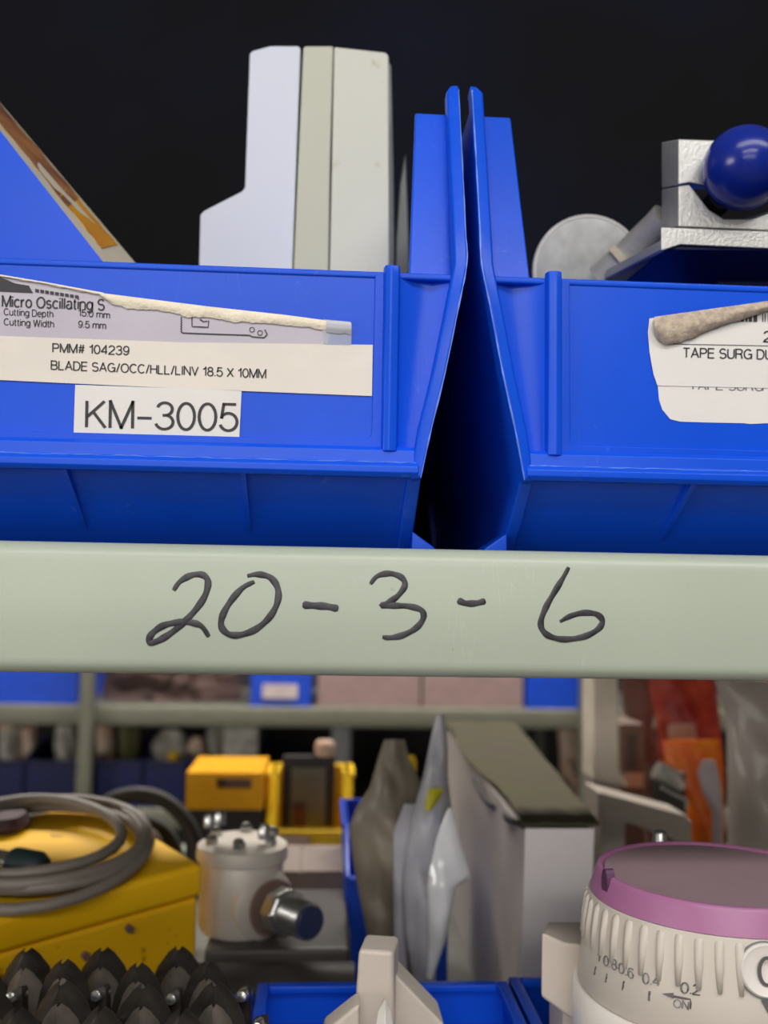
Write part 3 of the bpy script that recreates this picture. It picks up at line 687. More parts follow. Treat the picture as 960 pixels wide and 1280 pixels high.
# ------------------------------------------------------------------ dark toothed steel parts, bottom left
def tooth_row(pxs, Y, ztip, label, size=.02):
    r = thing('toothed_bracket', (at(pxs[len(pxs)//2], 1200, Y).x, Y, ztip-size*2.4), label, 'steel bracket', 'dark toothed steel brackets')
    for k, px in enumerate(pxs):
        c = at(px, 1200, Y); z = ztip+random.uniform(-.001, .001); w_ = size*.64
        hf = [(1.02,2.4),(1.0,1.25),(.86,.78),(.64,.40),(.34,.13),(.10,.012),(0,0)]
        out = [(-w_*a, -size*b) for a, b in hf]+[(w_*a, -size*b) for a, b in hf[-2::-1]]
        A = []; B = []
        for x, h in out:
            sh = .006*(1-(x/w_)**2)
            A.append(Vector((c.x+x, Y-sh, z+h))); B.append(Vector((c.x+x*.96, Y-sh+.0024, z+h)))
        tg = G(); n = len(out)
        # build curved plate from vertical strips
        half = n//2
        rowsL = [(A[i], A[n-1-i], B[i], B[n-1-i]) for i in range(half)]
        loops = []
        for (a, b, a2, b2) in rowsL:
            mid = (a+b)/2+Vector((0,-.006,0)); mid2 = mid+Vector((0,.0024,0))
            q1 = a.lerp(mid, .55)+Vector((0,-.0015,0)); q2 = mid.lerp(b, .45)+Vector((0,-.0015,0))
            loops.append([a, q1, mid, q2, b, b2, q2+Vector((0,.0024,0)), mid2, q1+Vector((0,.0024,0)), a2])
        tg.rings(loops).build('tooth', toothm, r, smooth=True)
        cz = Vector((c.x, Y, z)); fl = [[cz+Vector(((v.x-c.x)*.74, v.y-Y-.0035, (v.z-z)*.86-size*.30)) for v in lp] for lp in loops]
        G().rings(fl).build('inner_plate', toothl, r, smooth=True)
        zc = z-size*.95
        G().lathe([(0,-.0005),(.0022,0),(.0028,.002),(.0028,.012),(0,.012)], (c.x+w_*1.2, Y-.010, zc+.005), (.15,1,-.25), 14).build('pin', steel, r, smooth=True)
        G().hexa([(c.x+w_*1.02,Y-.006,zc-.02),(c.x+w_*1.62,Y-.006,zc-.02),(c.x+w_*1.62,Y+.004,zc-.02),(c.x+w_*1.02,Y+.004,zc-.02),
                  (c.x+w_*1.05,Y-.006,zc+.004),(c.x+w_*1.5,Y-.006,zc+.006),(c.x+w_*1.5,Y+.004,zc+.006),(c.x+w_*1.05,Y+.004,zc+.004)]).build('link', toothm, r, bevel=.0015)
    return r
def zpx(px, py, Y): return at(px, py, Y).z
tooth_row([-60, 38, 132, 225], .125, zpx(132,1181,.125), 'dark steel toothed bracket at the back, against the yellow case', .024)
tooth_row([-20, 84, 176, 262], .098, zpx(132,1196,.098), 'dark steel toothed bracket second from the back', .02)
tooth_row([-80, -10, 84, 184, 272], .065, zpx(132,1222,.065), 'dark steel toothed bracket second from the front', .023)
tooth_row([-40, 30, 132, 232], .035, zpx(132,1252,.035), 'dark steel toothed bracket nearest the front beam', .02)
tr = G(); tl = at(-120,1200,.08).x; trr = at(282,1200,.08).x; zz0 = zpx(132,1252,.035)-.052
o = thing('parts_tray', ((tl+trr)/2, .09, DZ), 'dark tray holding the toothed steel brackets', 'tray')
G().box(tl, trr-.004, .015, .132, DZ, zz0).build('base', rubdk, o, bevel=.002)
G().box(tl, trr, .132, .135, DZ, zz0+.01).build('back_rail', rubdk, o, bevel=.001)
# ------------------------------------------------------------------ canister valve
cs = thing('equipment_case', (at(345,1200,.26).x, .27, DZ), 'dark grey equipment case under the grey metal canister', 'case')
zc0 = zpx(345, 1190, .235)
xa, xb = at(240,1200,.2).x, at(445,1200,.2).x
G().box(xa, xb, .215, .36, DZ, zc0-.012).build('body', darkcase, cs, bevel=.003)
G().tube([(xa, .222, zc0-.020), (xb, .222, zc0-.020)], .018, 16).build('rounded_front', darkcase, cs, smooth=True)
G().box(xa+.002, xb-.002, .24, .36, zc0-.014, zc0).build('lid', darkcase, cs, bevel=.003)
cn = thing('valve_canister', (at(300,1100,.275).x, .275, zc0), 'grey cast metal canister with bolted cap and threaded side outlet', 'canister')
ct = at(303, 1055, .275); zb_ = zc0+.0005
R_ = .0265
G().lathe([(0,0),(R_*.9,0),(R_,.004),(R_,ct.z-zb_-.010),(R_*.98,ct.z-zb_-.008),(0,ct.z-zb_-.008)], (ct.x,.275,zb_), (0,0,1), 40).build('body', canm, cn, smooth=True)
G().lathe([(0,-.0085),(R_*1.08,-.0085),(R_*1.1,-.006),(R_*1.08,.0),(R_*.9,.003),(0,.003)], (ct.x,.275,ct.z), (0,0,1), 40).build('cap', canm, cn, smooth=True)
for k in range(6):
    a = k*PI/3+.5
    G().lathe([(0,0),(.004,0),(.0042,.004),(.0025,.0065),(0,.007)], (ct.x+R_*.8*math.cos(a), .275+R_*.8*math.sin(a), ct.z+.002), (0,0,1), 6).build('cap_bolt', steel, cn)
for px_b, py_b in ((262,1026),(275,1022),(330,1040)):
    p = at(px_b, py_b, .262)
    G().lathe([(0,-.004),(.0038,-.004),(.0040,.002),(.0028,.0045),(0,.005)], (p.x, .262, p.z), (0,0,1), 12).build('cap_nut', steel, cn, smooth=True)
b0 = at(325,1128,.262); b1 = at(400,1158,.215); d_ = (b1-b0).normalized()
G().lathe([(0,0),(.021,0),(.022,.003),(.021,.010),(.015,.013),(0,.013)], b0-d_*.004, d_, 30).build('outlet_flange', canm, cn, smooth=True)
G().lathe([(0,0),(.0155,0),(.0165,.002),(.0165,.004),(0,.004)], b0+d_*.011, d_, 26).build('seal_ring', brown, cn, smooth=True)
G().lathe([(0,0),(.013,0),(.0145,.002),(.0145,.011),(.013,.013),(0,.013)], b0+d_*.018, d_, 8).build('hex_nut', steel, cn, bevel=.0008)
pr_ = [(0,0)]
for k in range(20): pr_.append((.0108 if k % 2 else .0100, .001*k))
pr_.append((0, .020))
G().lathe(pr_, b0+d_*.031, d_, 26).build('threaded_outlet', steel, cn, smooth=True)
G().lathe([(0,0),(.0092,0),(.0092,.0012),(0,.0012)], b0+d_*.051, d_, 24).build('blue_plug', mat('slate_blue',(44,52,88),.4), cn)
# taupe box behind
def simple_box(name, x0, x1, Y, depth, z0, z1, m, label, cat, group=None, top=None, flap=True, bevel=.002):
    r = thing(name, ((x0+x1)/2, Y+depth/2, z0), label, cat, group)
    G().box(x0, x1, Y, Y+depth, z0, z1).build('carton', m, r, bevel=bevel)
    if flap:
        G().box(x0+.001, (x0+x1)/2-.0006, Y+.001, Y+depth-.001, z1, z1+.0014).build('top_flap', top or m, r)
        G().box((x0+x1)/2+.0006, x1-.001, Y+.001, Y+depth-.001, z1, z1+.0014).build('top_flap', top or m, r)
    return r
tb = simple_box('taupe_carton', at(316,1100,.40).x, at(434,1100,.40).x, .40, .08, DZ, zpx(370,1092,.40), taupe, 'taupe carton behind the canister, under the yellow bin', 'box')
# ------------------------------------------------------------------ yellow bins at the back of the lower shelf
YY = .66
xl, xr = at(331,1050,YY).x, at(441,1050,YY).x
zy0 = zpx(385,1080,YY)
st = G().box(at(228,1100,YY).x, xr+.01, YY+.0, YY+.12, DZ, zy0-.0002)
sb = st.build('black_crate', mat('black_crate_plastic',(34,34,38),.5), None, bevel=.002); tag(sb, 'low black crate under the two yellow bins', 'crate')
y2 = small_bin(xl, xr, YY, zy0, zpx(385,975,YY)-zy0, .10, yel2, 'open yellow bin with a pink label holding a dark framed panel', 'yellow bins at the back', front=.40, wall=.011)
sheet('pink_label', [(346,1044),(386,1046),(386,1067),(346,1065)], YY-.003, mat('pink_label',(206,178,160),.6), y2, th=.0004, label='pale pink label')
f = thing('framed_panel', ((xl+xr)/2, YY+.06, zy0+.011), 'dark framed olive-grey panel standing in the yellow bin', 'panel')
q0, q1 = at(352,1000,YY+.05).x, at(418,1000,YY+.05).x; zt1 = zpx(385,945,YY+.05)
G().box(q0, q1, YY+.05, YY+.06, zy0+.0115, zt1).build('frame', rubdk, f, bevel=.002)
G().box(q0+.010, q1-.010, YY+.047, YY+.0495, zy0+.02, zt1-.012).build('glass', mat('olive_glass',(112,112,96),.4), f)
G().box(q0+.013, q0+.026, YY+.044, YY+.0465, zy0+.02, zt1-.05).build('red_strip', mat('dark_red',(92,44,36),.5), f)
xo0, xo1 = at(232,1000,YY).x, at(328,1000,YY).x
zo1 = zpx(280,966,YY); zo0 = zpx(280,1012,YY)
y1 = thing('storage_bin', ((xo0+xo1)/2, YY+.05, zy0), 'closed orange-yellow bin with a dark hand slot, left of the open yellow bin', 'bin', 'yellow bins at the back')
G().box(xo0, xo1, YY+.004, YY+.1, zy0, zo0).build('dark_body', rubdk, y1, bevel=.002)['label'] = 'dark lower body'
sx0, sx1 = at(270,1000,YY).x, at(314,1000,YY).x; sz0, sz1 = zpx(290,986,YY), zpx(290,973,YY)
g = G(); g.box(xo0, sx0, YY, YY+.1, zo0, zo1); g.box(sx1, xo1, YY, YY+.1, zo0, zo1); g.box(sx0, sx1, YY, YY+.1, sz1, zo1); g.box(sx0, sx1, YY, YY+.1, zo0, sz0)
g.build('yellow_top', oran, y1)
G().box(sx0, sx1, YY+.006, YY+.09, sz0, sz1).build('hand_slot', brown, y1)
o = G().lathe([(0,0),(.010,0),(.011,.004),(.011,.012),(.008,.016),(0,.017)], (at(406,940,YY+.06).x, YY+.055, zt1), (0,0,1), 20).build('beige_knob', peach, None, smooth=True); tag(o, 'small beige knob on top of the dark framed panel', 'knob')
# ------------------------------------------------------------------ bags and carton
b_ = thing('plastic_pouch', (at(500,1100,.30).x, .30, DZ), 'smoky plastic pouch standing left, with a narrow folded top', 'pouch', 'plastic pouches by the grey carton')
zbt = atz(480,1300,DZ)
pouch('film', [(925,480,506),(950,472,512),(985,462,530),(1010,445,540),(1035,436,545),(1080,442,545),(1150,455,540),(1230,470,540),(1330,480,540)], .30, .026, bag2, b_, 3)
pouch('folded_edge', [(1005,505,528),(1040,492,520),(1120,492,506),(1230,494,510),(1320,500,520)], .268, .006, bag, b_, 9, cols=7)['label'] = 'bright folded edge'
b2_ = thing('plastic_pouch', (at(545,1100,.28).x, .28, DZ), 'clear plastic pouch standing right, against the grey carton', 'pouch', 'plastic pouches by the grey carton')
pouch('film', [(893,545,555),(925,538,560),(975,528,560),(1020,515,566),(1060,508,575),(1100,505,585),(1112,505,562),(1160,506,556),(1215,515,545),(1330,520,540)], .26, .022, bag, b2_, 5)
pouch('white_insert', [(1010,560,566),(1050,545,574),(1096,536,588),(1108,534,570),(1130,535,566),(1180,536,556),(1220,532,542)], .242, .008, mat('white_film',(222,224,228),.2,coat=.5), b2_, 6, cols=9)['label'] = 'bright white insert'
pouch('yellow_corner', [(985,536,554),(995,533,552),(1012,531,540)], .236, .003, mat('lime_yellow',(196,190,20),.5), b2_, 7, cols=5, n=6)
o = pouch('yellow_tag', [(944,510,518),(952,507,521),(968,509,520),(974,512,518)], .36, .006, yel2, None, 8, cols=7, n=8); tag(o, 'small yellow tag showing between the two pouch tops', 'tag')
# blue bin side left of the pouches
bs = small_bin(at(431,1150,.34).x, at(560,1150,.34).x, .34, DZ, zpx(445,1050,.34)-DZ, .14, blue_far, 'narrow blue bin behind the standing plastic pouches', front=.8)
# grey carton
kf, kr = .245, .66
zk = zpx(700,1033,kf); xk0, xk1 = at(656,1033,kf).x, at(742,1035,kf).x
zk2 = zpx(600,905,kr)
k_ = thing('grey_carton', ((xk0+xk1)/2, (kf+kr)/2, DZ), 'tall narrow grey-white carton with a crumpled olive lid flap', 'box')
G().hexa([(xk0-.004,kf,DZ),(xk1-.006,kf,DZ),(xk1,kr,DZ),(xk0,kr,DZ),(xk0,kf,zk-.004),(xk1,kf,zk-.004),(xk1+.03,kr,zk2-.005),(xk0+.004,kr,zk2-.005)]).build('carton', cardshade, k_, bevel=.001)
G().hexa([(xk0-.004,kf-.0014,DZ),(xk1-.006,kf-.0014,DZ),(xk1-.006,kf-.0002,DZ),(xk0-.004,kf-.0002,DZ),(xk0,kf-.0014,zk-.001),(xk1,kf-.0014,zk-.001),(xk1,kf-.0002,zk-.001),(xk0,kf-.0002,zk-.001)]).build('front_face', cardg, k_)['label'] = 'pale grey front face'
# lid: wavy sheet
g = G(); loops = []
for i in range(25):
    q = i/24; y = kf-.003+(kr-kf+.003)*q; z = zk+(zk2-zk)*q
    dent = -.003*math.exp(-((q-.38)/.10)**2)
    x0_ = xk0-.002+.004*math.sin(q*9)+.003*math.exp(-((q-.38)/.12)**2); x1_ = xk1+.003+.03*q
    lo = [Vector((x0_+(x1_-x0_)*j/8, y, z+.001+dent*(1-j/8)**2+.0015*noise.noise(Vector((i*.5,j*.6,2))))) for j in range(9)]
    loops.append(lo+[v+Vector((0,0,.0015)) for v in reversed(lo)])
g.rings(loops).build('lid_flap', cardtop, k_, smooth=True)['label'] = 'olive brown crumpled lid'
g = G().tube(catmull([(xk0-.001,kf+.01,zk-.001),(xk0-.002,kf+.05,zk-.006),(xk0+.004,kf+.09,zk-.010),(xk0-.002,kf+.13,zk-.012),(xk0-.004,kf+.17,zk-.004)],6), .0022, 8); g.build('torn_gap', rubdk, k_, smooth=True)
# ------------------------------------------------------------------ lower blue bins at the bottom
small = small_bin
zq = zpx(480,1232,.14)
def open_bin(x0, x1, y0, y1, ztop, label):
    r = thing('storage_bin', ((x0+x1)/2, (y0+y1)/2, DZ), label, 'bin', 'blue bins at the front of the lower shelf')
    t = .0025; fl = .006
    for x in (x0, x1-t):
        G().box(x, x+t, y0, y1, DZ, ztop).build('side_wall', blue, r)
    G().box(x0-.0, x0+fl, y0, y1, ztop-.003, ztop+.001).build('side_rim', blue, r, bevel=.001)
    G().box(x1-fl, x1+.0, y0, y1, ztop-.003, ztop+.001).build('side_rim', blue, r, bevel=.001)
    G().box(x0+t, x1-t, y1-t, y1, DZ, ztop).build('back_wall', blue, r)
    G().box(x0+fl, x1-fl, y1-fl, y1, ztop-.003, ztop+.0012).build('back_rim', blue, r, bevel=.001)
    G().box(x0+t, x1-t, y0, y0+t, DZ, DZ+(ztop-DZ)*.45).build('front_wall', blue, r)
    G().box(x0+t, x1-t, y0+t, y1-t, DZ, DZ+t).build('bottom', blue, r)
    return r
ob = [(at(284,1240,.15).x, at(318,1240,.15).x, 'narrow blue bin beside the toothed steel brackets'),
      (at(321,1240,.15).x, at(636,1240,.15).x, 'wide blue bin holding the beige plastic wedge'),
      (at(640,1240,.15).x, at(900,1240,.15).x, 'blue bin behind the mauve-topped dial')]
for k, (a, b, lb) in enumerate(ob):
    open_bin(a, b, -.0+.035, .155 if k != 2 else .16, zpx(480,1234 if k else 1248,.15), lb)
# ------------------------------------------------------------------ beige wedge
wd = thing('plastic_wedge', (at(475,1250,.075).x, .08, DZ+.003), 'beige plastic wedge with a pointed white tip, standing in the wide blue bin', 'plastic part')
P0 = [(448,1187),(492,1190),(500,1330),(425,1330)]
A = [at(x, y, .065) for x, y in P0]
for v in A[2:]: v.z = DZ+.004
G().loft(A, [Vector((v.x+(.004 if i in (0,1) else 0), .085, v.z)) for i, v in enumerate(A)]).build('upright_plate', beige, wd, bevel=.002, seg=3)
A = [at(492,1215,.075), at(556,1282,.075), at(590,1330,.075), at(488,1330,.075)]
for v in A[2:]: v.z = DZ+.004
G().loft(A, [Vector((v.x, .10, v.z)) for v in A]).build('sloped_side', beige, wd, bevel=.0015)
A = [at(450,1255,.05), at(440,1262,.05), at(405,1290,.05), at(400,1330,.05), at(450,1330,.05)]
for v in A[3:]: v.z = DZ+.004
G().loft(A, [Vector((v.x, .064, v.z)) for v in A]).build('side_foot', beige, wd, bevel=.0015)
tp = at(481,1252,.045)
G().rings([[(tp.x-w_, .045, z), (tp.x, .041, z), (tp.x+w_, .045, z), (tp.x, .050, z)] for w_, z in ((.0006, tp.z), (.0028, tp.z-.004), (.004, tp.z-.012), (.005, tp.z-.03), (.005, DZ+.004))]).build('white_tip', dialw, wd, bevel=.0004)
# ------------------------------------------------------------------ vaporiser dial
DYc = .045
ctr = at(897, 1088, DYc)
vp = thing('dial_unit', (ctr.x, DYc, DZ), 'warm grey control dial with mauve top and numbers 0.2 to 0.8', 'dial')
zt_ = ctr.z
rc_, rcb, rd0, rd1 = .0500, .0526, .0530, .0578
hb, hd = .0098, .0370
def lat(name, prof, m, par=vp, seg=72, **k): return G().lathe([(r, h) for r, h in prof], (ctr.x, DYc, zt_), (0,0,1), seg).build(name, m, par, smooth=True)
lat('mauve_band', [(0,-.0026),(rc_-.0032,-.0026),(rc_-.0026,-.0004),(rc_-.0018,0),(rc_-.0006,-.0004),(rc_,-.0018),(rcb,-hb),(0,-hb)], mauve)
lat('top_disc', [(0,-.0008),(rc_-.0036,-.0012),(rc_-.0034,-.0025),(0,-.0025)], mauvetop)
zd = -hb-hd
lat('dial_skirt', [(0,-hb-.0002),(rd0,-hb-.0002),(rd0+.0003,-hb-.001),(rd0*.35+rd1*.65,-hb-hd*.6),(rd1,zd+.001),(rd1-.0006,zd),(0,zd)], dialm)
lat('base_ring', [(0,zd-.0005),(rd1+.0004,zd-.0005),(rd1+.0018,zd-.0016),(rd1+.0022,zd-.012),(rd1+.0005,zd-.06),(rd1,DZ+.003-zt_),(0,DZ+.003-zt_)], dialw)
# grip ribs
rib = None
for k in range(40):
    a = math.radians(-97-7.6*k)
    if k >= 26: break
    if k < 1: continue
    if rib is None:
        g = G(); L0 = []
        for z_, r_, w_ in ((-hb-.0005, rd0-.0008, .0026), (-hb-.003, rd0+.0006, .0027), (-hb-hd*.3, rd0+.0020, .0023), (-hb-hd*.52, rd0+.0026, .0014)):
            L0.append([(r_-.002, -w_, z_), (r_+.0001+(.0009 if z_ > -hb-hd*.7 and z_ < -hb-.002 else 0), -w_*.45, z_), (r_+.0001+(.0009 if z_ > -hb-hd*.7 and z_ < -hb-.002 else 0), w_*.45, z_), (r_-.002, w_, z_)])
        g.rings(L0); me = bpy.data.meshes.new('grip_rib'); me.from_pydata(g.v, [], g.f); me.materials.append(dialm); me.update()
        me.polygons.foreach_set('use_smooth', [True]*len(me.polygons)); rib = me
    o = bpy.data.objects.new('grip_rib', rib); COL.objects.link(o); o.parent = vp
    o.location = (0, 0, zt_-DZ); o.rotation_euler = (0, 0, a)
# notches in the mauve band (dark slot and pin hole)
def rad_at(z):
    h = z-zt_
    if h > -hb: return rc_+(rcb-rc_)*(-h/hb)
    if h > zd: 
        q = (-hb-h)/hd
        return rd0+(rd0*.35+rd1*.65-rd0)*(q/.6) if q < .6 else (rd0*.35+rd1*.65)+(rd1-(rd0*.35+rd1*.65))*((q-.6)/.4)
    return rd1+.002
def dial_hit(px, py, off=.0004):
    d = ray(px, py); lo = .25
    t = .2; prev = 1
    while t < .7:
        p = EYE+d*t; f_ = math.hypot(p.x-ctr.x, p.y-DYc)-rad_at(p.z)-off
        if f_ < 0: break
        t += .0008
    return EYE+d*(t-.0004)
def dmap(x0, y0, x1, y1, h, off=.0004):
    def fn(u_, v_):
        x = x0+(x1-x0)*u_+h*.06*v_; y = y0+(y1-y0)*u_-h*v_
        return dial_hit(x, y, off)
    return fn
for s_, m_ in (('0.2', (851,1241,875,1244,13)), ('0.4', (803,1229,824,1233,13)), ('0.6', (773,1215,791,1224,12)), ('0.8', (754,1206,770,1213,12)), ('1', (746,1201,749,1202,10)), ('ON', (842,1259,860,1262,10))):
    lettering('lettering', s_, dmap(*m_), ghost if s_ != '0.2' else mat('dial_ink',(96,92,94),.6), vp)
dink = mat('dial_ink', (96,92,94), .6)
for (xa_, ya_, xb_, yb_) in ((812,1239,811,1251),(780,1227,778,1238),(759,1217,757,1228),(745,1208,743,1218)):
    G().tube([dial_hit(xa_+(xb_-xa_)*t/5, ya_+(yb_-ya_)*t/5, .0001) for t in range(6)], .0004, 6).build('scale_mark', dink, vp)
G().tube([dial_hit(x, y, .0001) for x, y in ((834,1244),(845,1246),(856,1248),(863,1249),(863.5,1254),(863,1261))], .0004, 6).build('pointer_line', dink, vp)
G().rings([[dial_hit(828,1243,.0006), dial_hit(829,1243.5,.0002)], [dial_hit(842,1242,.0006), dial_hit(842,1249,.0002)]], cap=False)
g = G().add([dial_hit(827,1242,.0005), dial_hit(842,1241,.0005), dial_hit(842,1248.5,.0005)], [(0,1,2)]); g.build('arrow_head', dink, vp)
# dark slot at left of band
p_ = dial_hit(757,1103,.0)
nrm = Vector((p_.x-ctr.x, p_.y-DYc, 0)).normalized(); tn = Vector((-nrm.y, nrm.x, 0))
G().rings([[p_+nrm*e+tn*(.0028*math.cos(k*PI/8))+Vector((0,0,.0055*math.sin(k*PI/8))) for k in range(16)] for e in (-.003, .0006)]).build('band_slot', mat('deep_purple',(84,48,84),.5), vp)
# zero button
p_ = dial_hit(957,1213,.0); nrm = (Vector((p_.x-ctr.x, p_.y-DYc, 0)).normalized()+Vector((0,0,.12))).normalized()
G().lathe([(0,-.002),(.0093,-.002),(.0093,.0008),(.0086,.0014),(.0074,.0008),(0,.0008)], p_, nrm, 36).build('zero_button', dialw, vp, smooth=True)
G().lathe([(.0094,-.003),(.0099,-.003),(.0099,.0002),(.0094,.0002)], p_, nrm, 36).build('button_recess', greyedge, vp, smooth=True)
r_ax = nrm.cross(Vector((0,0,1))).normalized(); r_ax = r_ax if r_ax.x > 0 else -r_ax; u_ax = Vector((0,0,1))
lettering('lettering', '0', lambda u_, v_: p_+nrm*.0018+r_ax*((u_-.5)*.0056)+u_ax*((v_-.5)*.0095), dink, vp)
o = G().add([dial_hit(951,1250,.0005), dial_hit(990,1250,.0005), dial_hit(965,1275,.0005)], [(0,2,1)]).build('index_triangle', dink, vp)
# small chrome stud behind the top
p_ = at(839,1057,.085)
G().lathe([(0,-.03),(.0035,-.03),(.0035,.0),(.0028,.001),(0,.0012)], (p_.x,.10,p_.z+.002), (0,0,1), 16).build('stud', steel, vp, smooth=True)
# side lock block
bk0 = [(676,1168),(708,1176),(735,1180),(735,1330),(712,1270),(677,1248)]
A = [at(x, y, .07) for x, y in [(677,1165),(706,1178),(740,1182),(740,1290),(706,1268),(676,1246)]]
G().loft(A, [at(x, y, .12) for x, y in [(684,1152),(712,1152),(740,1152),(740,1250),(706,1240),(690,1230)]]).build('lock_block', beige, vp, bevel=.0015)
zbb = A[4].z
G().box(at(700,1200,.08).x, ctr.x-.045, .075, .10, DZ+.003, zbb+.01).build('lock_column', beige, vp)
# ------------------------------------------------------------------ right middle group, back of the lower shelf
br = thing('metal_bracket', (at(800,1040,.40).x, .42, DZ), 'grey metal arch bracket behind the mauve-topped dial', 'bracket')
A = [at(x, y, .36) for x, y in [(748,990),(860,1020),(866,1050),(848,1052),(790,1030),(748,1025)]]
G().loft(A, [Vector((v.x,.40,v.z)) for v in A]).build('arm', greym, br, bevel=.001)
a0, a1 = at(750,1010,.36).x, at(782,1010,.36).x
G().box(a0, a1, .3605, .40, DZ, zpx(760,1015,.36)).build('leg', mat('pale_grey_metal',(166,158,150),.5), br, bevel=.001)
a0, a1 = at(848,1010,.36).x, at(865,1010,.36).x
G().box(a0, a1, .3605, .40, DZ, zpx(855,1026,.36)).build('leg', mat('pale_grey_metal',(166,158,150),.5), br, bevel=.001)
wp = thing('white_panel_box', (at(760,900,.55).x, .57, DZ), 'tall narrow white plastic panel behind the arch bracket', 'panel')
A = [at(x, y, .52) for x, y in [(742,800),(772,800),(774,965),(786,984),(742,976)]]
G().loft(A, [Vector((v.x,.56,v.z)) for v in A]).build('panel', mat('warm_white_panel',(228,216,200),.5), wp, bevel=.002)
G().box(at(744,980,.52).x, at(775,980,.52).x, .522, .558, DZ, zpx(760,976,.52)-.001).build('foot', greym, wp)
bb = thing('brown_box', (at(795,940,.58).x, .6, DZ), 'narrow brown box with a dark oval window, right of the white panel', 'box')
xb0, xb1 = at(776,940,.575).x, at(806,940,.575).x
G().box(xb0, xb1, .575, .64, DZ, zpx(790,905,.575)).build('carton', brown, bb, bevel=.001)
G().box(xb0+.006, xb1-.008, .5735, .5748, zpx(790,960,.575), zpx(790,918,.575)).build('window', darkcase, bb)
G().box(xb0+.002, xb1-.002, .5735, .5748, zpx(790,984,.575), zpx(790,966,.575)).build('label', peach, bb)
o = pouch('dark_sachet', [(835,776,830),(880,778,822),(905,782,815),(960,800,830),(1150,800,830)], .68, .03, brown, None, 23); tag(o, 'brown-grey bag behind the brown box', 'bag')
o = pouch('red_bag', [(830,812,888),(860,812,895),(900,820,900),(960,825,905),(1130,830,905)], .62, .04, red, None, 21); tag(o, 'shiny red bag behind the orange packets', 'bag')
o = pouch('orange_packet', [(925,828,900),(960,832,905),(1000,858,905),(1050,862,905),(1150,862,905)], .53, .02, orange, None, 25); tag(o, 'orange film packet left of the big grey bag', 'packet')
o = pouch('orange_packet', [(835,952,975),(870,953,980),(890,957,985),(1140,960,990)], .55, .02, orange, None, 27); tag(o, 'orange packet at the right edge, behind the grey bag', 'packet')
o = pouch('clear_sachet', [(950,878,893),(965,872,898),(990,878,902),(1015,890,903),(1130,890,904)], .495, .012, bag, None, 26, cols=9); tag(o, 'small clear sachet lying over the orange packet', 'sachet')
o = pouch('pink_packet', [(905,835,868),(925,835,872),(935,840,875),(945,840,872),(1130,840,870)], .585, .015, mat('pale_film',(178,150,142),.4), None, 29, cols=9); tag(o, 'pale pink packet between the red bag and the orange packets', 'packet')
bu = thing('buckle', (at(840,980,.47).x, .47, DZ), 'silver wire buckle on a dark stand, beside the orange packet', 'buckle')
G().tube([at(820,962,.465), at(838,972,.465), at(852,984,.465)], [.008,.009,.006], 12).build('silver_barrel', steel, bu, smooth=True)
G().tube([at(826,984,.46), at(840,992,.46), at(858,1000,.46), at(857,1012,.46)], .0016, 8).build('wire', steel, bu, smooth=True)
G().box(at(822,1000,.475).x, at(858,1000,.475).x, .474, .49, DZ, zpx(840,966,.475)).build('stand', rubdk, bu, bevel=.002)
o = pouch('grey_bag', [(850,893,1010),(880,903,1020),(900,908,1030),(980,910,1040),(1060,910,1050),(1170,905,1050)], .42, .04, bag3, None, 22, cols=17, amp=.14); tag(o, 'large grey film bag standing at the right edge', 'bag')
# ------------------------------------------------------------------ far rack across the aisle
FY = 1.85
zF = at(400, 884, FY).z; zG = at(400, 1012, FY).z
fr = thing('storage_rack', (0, FY+.2, 0), 'dim grey-green storage rack across the aisle, seen under the front beam', 'rack')
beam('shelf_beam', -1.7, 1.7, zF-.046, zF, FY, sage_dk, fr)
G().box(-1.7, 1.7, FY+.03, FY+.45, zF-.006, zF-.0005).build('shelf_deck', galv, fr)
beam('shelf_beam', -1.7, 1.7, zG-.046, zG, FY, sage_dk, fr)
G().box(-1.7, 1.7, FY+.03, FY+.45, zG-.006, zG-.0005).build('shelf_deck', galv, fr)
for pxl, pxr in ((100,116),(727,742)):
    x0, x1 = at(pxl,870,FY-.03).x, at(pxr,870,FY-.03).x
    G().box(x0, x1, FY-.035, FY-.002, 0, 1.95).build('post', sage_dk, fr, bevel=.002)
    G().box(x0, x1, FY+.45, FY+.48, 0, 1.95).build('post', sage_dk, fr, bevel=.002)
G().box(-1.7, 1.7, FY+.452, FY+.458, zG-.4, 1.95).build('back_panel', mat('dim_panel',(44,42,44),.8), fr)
def FX(px, Y=FY+.01): return at(px, 870, Y).x
grp = 'goods on the far rack upper shelf'
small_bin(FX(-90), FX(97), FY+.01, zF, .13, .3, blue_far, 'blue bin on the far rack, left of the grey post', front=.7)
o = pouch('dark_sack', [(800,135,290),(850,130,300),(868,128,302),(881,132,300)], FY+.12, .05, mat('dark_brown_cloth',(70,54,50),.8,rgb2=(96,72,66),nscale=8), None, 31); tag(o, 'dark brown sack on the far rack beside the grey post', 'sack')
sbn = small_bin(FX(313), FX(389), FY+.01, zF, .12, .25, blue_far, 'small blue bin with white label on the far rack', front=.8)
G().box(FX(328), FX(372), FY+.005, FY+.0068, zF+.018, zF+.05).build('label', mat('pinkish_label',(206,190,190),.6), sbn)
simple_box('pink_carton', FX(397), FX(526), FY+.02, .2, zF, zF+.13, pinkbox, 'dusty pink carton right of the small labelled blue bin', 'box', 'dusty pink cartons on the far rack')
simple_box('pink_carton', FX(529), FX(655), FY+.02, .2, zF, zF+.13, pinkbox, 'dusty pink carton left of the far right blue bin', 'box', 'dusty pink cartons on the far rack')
small_bin(FX(658), FX(725), FY+.01, zF, .12, .25, blue_far, 'blue bin on the far rack, right of the pink cartons', front=.75)
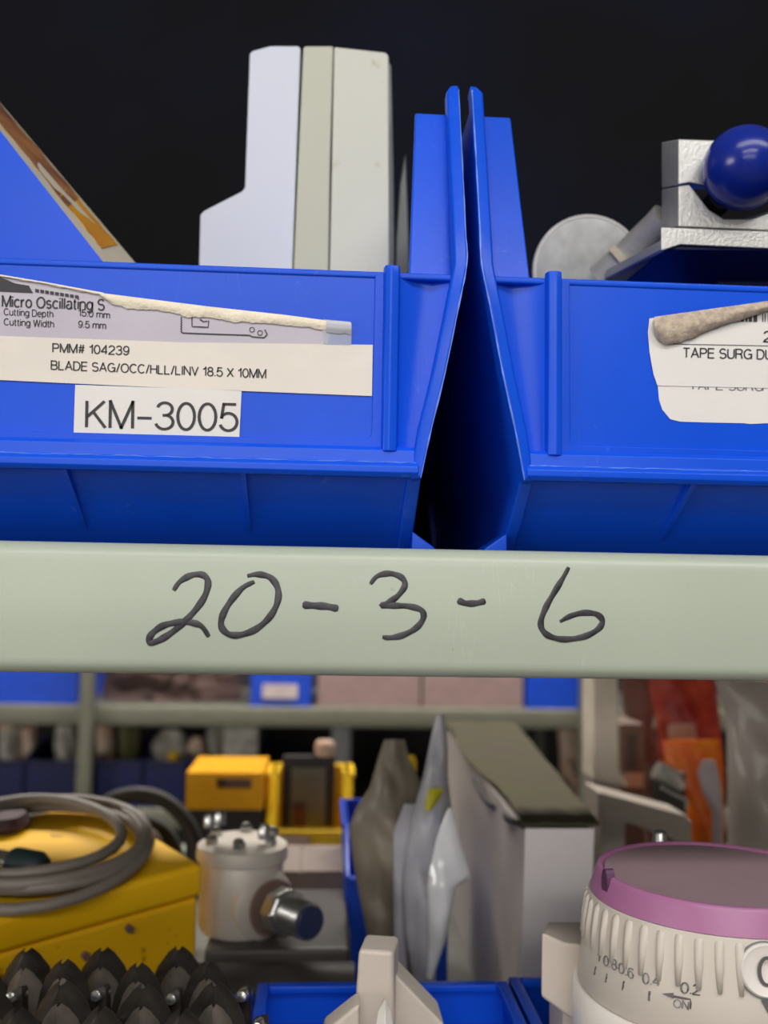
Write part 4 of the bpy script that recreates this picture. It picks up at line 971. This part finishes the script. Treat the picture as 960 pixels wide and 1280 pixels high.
# far lower shelf: dark blue bins with goods
def FXg(px, Y=FY+.01): return at(px, 950, Y).x
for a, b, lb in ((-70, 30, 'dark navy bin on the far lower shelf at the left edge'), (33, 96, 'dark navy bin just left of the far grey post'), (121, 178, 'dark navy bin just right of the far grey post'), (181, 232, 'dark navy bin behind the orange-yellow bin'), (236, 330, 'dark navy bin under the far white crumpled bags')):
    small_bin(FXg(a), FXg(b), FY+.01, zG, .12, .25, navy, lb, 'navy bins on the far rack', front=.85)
def goods(name, rows, dy, th, m, seed, label, cat, grp=None):
    rows = rows[:-1]+[(1004,)+rows[-1][1:]] if rows[-1][0] == 985 else rows
    o = pouch(name, rows, FY+dy, th, m, None, seed, cols=9, n=14); tag(o, label, cat, grp); return o
goods('white_packet', [(897,0,24),(915,-2,26),(950,0,26),(985,2,24)], .10, .05, crump, 41, 'white packet with a peach top at the far left', 'packet')
goods('peach_packet', [(893,0,18),(905,-2,20),(912,0,18)], .06, .02, peach, 42, 'peach packet on top of the far left white packet', 'packet')
goods('pale_pouch', [(900,30,44),(915,26,46),(950,28,46),(985,30,44)], .10, .04, peach, 43, 'dull pink pouch second from the left on the far lower shelf', 'pouch')
goods('pale_pouch', [(898,76,88),(912,70,92),(930,68,96),(985,70,94)], .10, .04, crump, 44, 'pale pouch just left of the far grey post', 'pouch')
goods('pale_pouch', [(896,124,134),(912,120,142),(930,120,144),(985,122,142)], .10, .04, peach, 45, 'pale pouch just right of the far grey post', 'pouch')
goods('olive_packet', [(903,150,172),(920,148,176),(950,148,176),(985,150,176)], .10, .04, mat('olive_film',(70,70,24),.6), 46, 'dark olive packet right of the pale pouch', 'packet')
goods('crumpled_bag', [(912,205,225),(925,192,235),(940,186,238),(985,190,236)], .10, .06, crump, 47, 'white crumpled bag above the navy bin', 'bag')
goods('peach_packet', [(922,240,252),(935,234,256),(985,236,256)], .08, .04, peach, 48, 'peach packet right of the white crumpled bag', 'packet')
goods('pale_pouch', [(905,262,280),(925,256,284),(985,258,286)], .10, .04, mat('dull_grey_film',(140,138,128),.5), 49, 'dull grey pouch right of the peach packet', 'pouch')
o = G().lathe([(0,0),(.012,0),(.014,.004),(.012,.012),(0,.014)], (at(212,945,FY).x, FY+.06, at(212,945,FY+.06).z-.005), (0,-.6,.8), 16).build('yellow_disc', yel2, None, smooth=True); tag(o, 'small yellow disc in front of the white crumpled bag', 'disc')
goods('cream_pouch', [(890,700,722),(905,697,724),(945,700,724),(985,702,724)], .10, .05, peach, 50, 'tan pouch beside the right post of the far rack', 'pouch')
goods('grey_sleeve', [(905,596,606),(950,610,628),(985,612,630)], .10, .03, greyedge, 51, 'slanting grey sleeve behind the grey carton lid', 'sleeve')
goods('grey_sleeve', [(903,640,655),(950,648,668),(985,650,668)], .10, .03, greyedge, 52, 'grey sleeve left of the navy box on the far rack', 'sleeve')
simple_box('navy_carton', FXg(668), FXg(700), FY+.03, .15, zG, zG+.06, navy, 'navy carton at the foot of the far right post', 'box', flap=False)
# small goods hanging right under the far beam
for k, (a, b, c, d, m, lb) in enumerate([(275,320,905,925,crump,'pale wrapped packet under the far beam, left one'),(415,440,903,920,mat('silver_film',(150,150,154),.3),'silver wrapped packet under the far beam, right one')]):
    simple_box('wrapped_packet', FXg(a), FXg(b), FY+.08, .06, zG, at(350,c,FY+.08).z, m, lb, 'packet', flap=False, bevel=.006)
